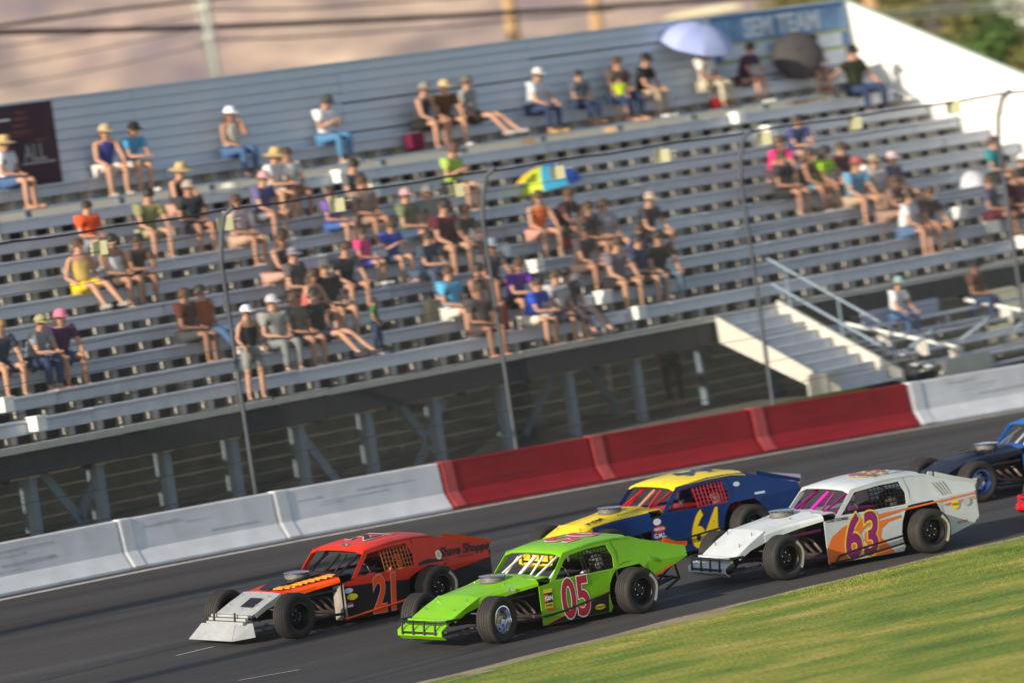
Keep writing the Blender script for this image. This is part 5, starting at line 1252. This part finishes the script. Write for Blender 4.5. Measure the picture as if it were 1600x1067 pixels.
roof_text(R, '05', .40, .78, NWH, .022, False, .012); roof_text(R, '05', .40, .78, mat('roof_pink', (.55, .04, .12), .5), .010, False, .016)
me = text_mesh('Wheeler', .11, .002, .001, .2); me.transform(Matrix((Vector((-1, -.16, 0)).normalized(), Vector((0, .25, .97)), Vector((0, .97, -.25)))).transposed().to_4x4()); me.materials.clear(); o = link('lettering', me, NWH, R); o.location = (2.0, .545, .685)
g = MB(); g.slab([(-.45, .56, .95), (-.47, .72, .72), (-.62, .71, .72), (-.55, .56, .9)], (0, -1, 0), .012); put('sail_shade_panel', g, paint('lime_shade', (.10, .28, .01)), R)  # darker lime paints the shade where the sail bends inward
tag(R, 'lime green race car with red number 05 and white roll cage, nearest the grass', 'race car', 'race cars on the track')
# --- 64: navy and yellow
c = dict(body=NAVY, hood=YELL, nose=YELL, front='bars', front_low=YELL, roof=YELL, strip=NAVY, spoiler=LEX, cage=CRED, inner=CRED, net=mat('net_red', (.35, .02, .04), .7), rimf=(BLUR, BLUR), rimr=(BLUR, BLUR), lip=NAVY, lipd=.32, wpost=mat('copper_tube', (.8, .35, .2), .3, .5), steer=.1, rbump=M_BLKM,
         rails=[([(1.6, .28), (1.0, .32), (.5, .38)], M_BLKM)], sail=NAVY)
car64 = race_car(c); WARP[car64.name] = .22; LIFT[car64.name] = (.05, .06); place_car(car64, (954, 899), (1176, 849)); R = car64
side_text(R, '64', .74, .36, .74, RED, .028, .12, .62, .006); side_text(R, '64', .74, .36, .74, YELL, .020, .12, .62, .009)
oval(R, 1.50, .60, .075, .045, NWH); oval(R, 1.47, .50, .12, .045, STR); side_text(R, 'AMERICAN', 1.47, .50, .05, NWH, .001, 0, .8, .008); side_text(R, 'G.M.L.', 1.46, .41, .09, NWH, .002, 0, 1, .006); side_text(R, 'HOOSIER', 1.46, .32, .075, STO, .003, .1, 1, .006)
oval(R, .02, .93, .065, .03, STB, .012); rectd(R, -.25, -.45, .755, .785, STB, .012)
roof_text(R, '64', .36, .74, NAVY, .016, False, .014, .8); roof_text(R, 'RACE TEAM', .15, .07, M_BLK, 0, True, .014, 1, .36)
me = text_mesh('KEM', .17, .004, .001, .1); me.transform(Matrix((Vector((-1, 0, .18)).normalized(), Vector((0, -1, 0)), Vector((-.18, 0, -1)).normalized()*-1)).transposed().to_4x4()); me.materials.clear(); o = link('lettering', me, M_BLK, R); o.location = (2.45, .27, .715)
me = text_mesh('JAKE JAMES', .085, .001, .001, .1); me.transform(Matrix((Vector((-1, -.1, .1)).normalized(), Vector((0, -1, 0)), UZ)).transposed().to_4x4()); me.materials.clear(); o = link('lettering', me, M_BLK, R); o.location = (1.85, .42, .785)
g = MB(); g.slab([(-.42, .60, .955), (-1.28, .66, .84), (-1.33, .66, .96), (-.5, .61, 1.03)], (0, -1, 0), .006); put('clear_spoiler', g, LEX, R)
tag(R, 'navy race car numbered 64 with yellow roof and hood, behind the lime green one', 'race car', 'race cars on the track')
# --- 63: white with orange swoosh
c = dict(body=WHI, hood=WHI, nose=WHI, front='bars', front_low=WHI, roof=WHI, strip=WHI, spoiler=LEX, cage=MAG, inner=mat('magenta_dark', (.12, .003, .07), .5), net=M_BLK, rimf=(BLUR, BLUR), rimr=(BLUR, BLUR), ringf=mat('scuff3', (.42, .40, .30), .85), ringr=MATS['scuff3'], wpost=mat('pink_tube', (.7, .01, .4), .35), steer=.12, chassis=mat('magenta_chassis', (.05, .002, .03), .5),
         rails=[([(1.5, .10), (1.42, .19), (1.2, .235), (.44, .33)], M_BLKM), ([(1.56, .10), (1.2, .115), (.44, .21)], M_BLKM)], both_strips=True)
car63 = race_car(c); WARP[car63.name] = .26; LIFT[car63.name] = (.085, .12); place_car(car63, (1228, 909), (1455, 860)); R = car63
side_slab(R, 'swoosh', [(1.6, .09), (1.6, .34), (1.5, .47), (1.3, .56), (1.0, .625), (.4, .655), (-.4, .69), (-1.18, .725), (-1.18, .705), (-.4, .665), (.4, .63), (.8, .585), (1.0, .50), (1.12, .36), (1.18, .09)], STO, 1, proud=.003)
side_slab(R, 'swoosh', [(.86, .09), (1.0, .36), (.98, .45), (.88, .53), (.7, .565), (.42, .585), (.4, .56), (.62, .53), (.72, .47), (.74, .36), (.66, .25), (.55, .09)], STO, 1, proud=.003)
side_slab(R, 'swoosh', [(-.43, .625), (-1.18, .665), (-1.18, .65), (-.44, .605)], STO, 1, proud=.003)
side_text(R, '63', 1.04, .375, .80, STY, .046, .12, .66, .007); side_text(R, '63', 1.04, .375, .80, MAG, .022, .12, .66, .010)
side_text(R, 'COREY GOMES', 1.40, .66, .055, M_BLK, .001, .1, 1, .006); oval(R, -.72, .60, .105, .06, STY, .006); side_text(R, 'PENGRADE', -.72, .60, .04, STR, .001, 0, .9, .010); oval(R, -.98, .61, .07, .05, mat('sticker_grey', (.45, .45, .5), .5), .006); side_text(R, 'ALLSTAR', -.85, .38, .06, STR, .001, 0, 1, .006)
roof_text(R, '63', .38, .70, STY, .035, False, .012, .8); roof_text(R, '63', .38, .70, MAG, .012, False, .016, .8); roof_text(R, 'MOTOR RACING', .3, .075, M_BLK, .001, True, .014, 1, .43)
for k in range(4): g = MB(); g.bar((-.30-.07*k, ysz(-.3, .93)-.0, .93), (-.42-.07*k, ysz(-.4, .76)+.006, .76), .006, .02); put('sail_louvre', g, GREYP, R)
g = MB(); g.slab([(-.28, .55, .985), (-.42, .56, .96), (-.42, .56, 1.06), (-.34, .56, 1.07)], (0, -1, 0), .012); put('fin', g, WHI, R)
g = MB(); g.slab([(-1.16, .66, .76), (-1.22, .66, .76), (-1.34, .66, .92), (-1.26, .66, .93)], (0, -1, 0), .012); put('spoiler_end', g, WHI, R)
tag(R, 'white race car numbered 63 with magenta numbers and an orange swoosh', 'race car', 'race cars on the track')
# --- dark blue car at the right edge
c = dict(body=BLUE, hood=DNAVY, nose=DNAVY, front='bars', front_low=DNAVY, roof=BLUE, strip=BLUE, spoiler=BLUE, cage=M_ALP, inner=M_BLKM, net=M_BLK, rimf=(mat('rim_blue', (.10, .2, .5), .2, .9), SILR), rimr=(BLUR, BLUR), steer=.12, cowl=BLUE)
carB = race_car(c); place_car(carB, (1529, 791), (1754, 743)); R = carB
for k in range(3): g = MB(); g.slab([(2.3-.0*k, -.3+.24*k, .755), (2.1, -.34+.24*k, .775), (2.1, -.22+.24*k, .80)], UZ, .01); put('hood_scoop', g, M_BLK, R)
tag(R, 'dark blue race car cut off by the right edge, behind the white one', 'race car', 'race cars on the track')
# --- red and white car, only its bumper corner in the frame
c = dict(body=CRED, hood=CRED, nose=WHI, front='bars', front_low=CRED, roof=CRED, strip=CRED, spoiler=CRED, cage=M_ALP, inner=M_BLKM, net=M_BLK, rimf=(BLUR, BLUR), rimr=(BLUR, BLUR), bumper=CRED)
carC = race_car(c); place_car(carC, (1724, 809), (1950, 763)); tag(carC, 'red and white race car, only its bumper corner showing at the right edge', 'race car', 'race cars on the track')
for c_ in (car21, car05, car64, car63, carB, carC): warp_body(c_, WARP.get(c_.name, .17))
suitO = cloth((.6, .15, .04)); suitK = cloth((.04, .04, .045)); suitR = cloth((.4, .03, .04))
driver(car21, suitO, mat('helmet_orange', (.6, .12, .02), .3), 'driver in orange suit and orange helmet behind the net of car 21')
driver(car05, suitK, mat('helmet_white', (.75, .75, .75), .3), 'driver in dark suit inside the lime green car')
driver(car64, suitR, mat('helmet_cream', (.7, .68, .6), .3), 'driver with cream white helmet and red suit inside the navy and yellow car')
driver(car63, suitK, mat('helmet_gold', (.45, .4, .3), .3), 'driver in dark suit inside the white car 63')
driver(carB, suitK, mat('helmet_dark', (.1, .1, .12), .3), 'driver inside the dark blue car beyond the right edge')
driver(carC, suitK, mat('helmet_dark2', (.2, .1, .1), .3), 'driver inside the red and white car beyond the right edge')
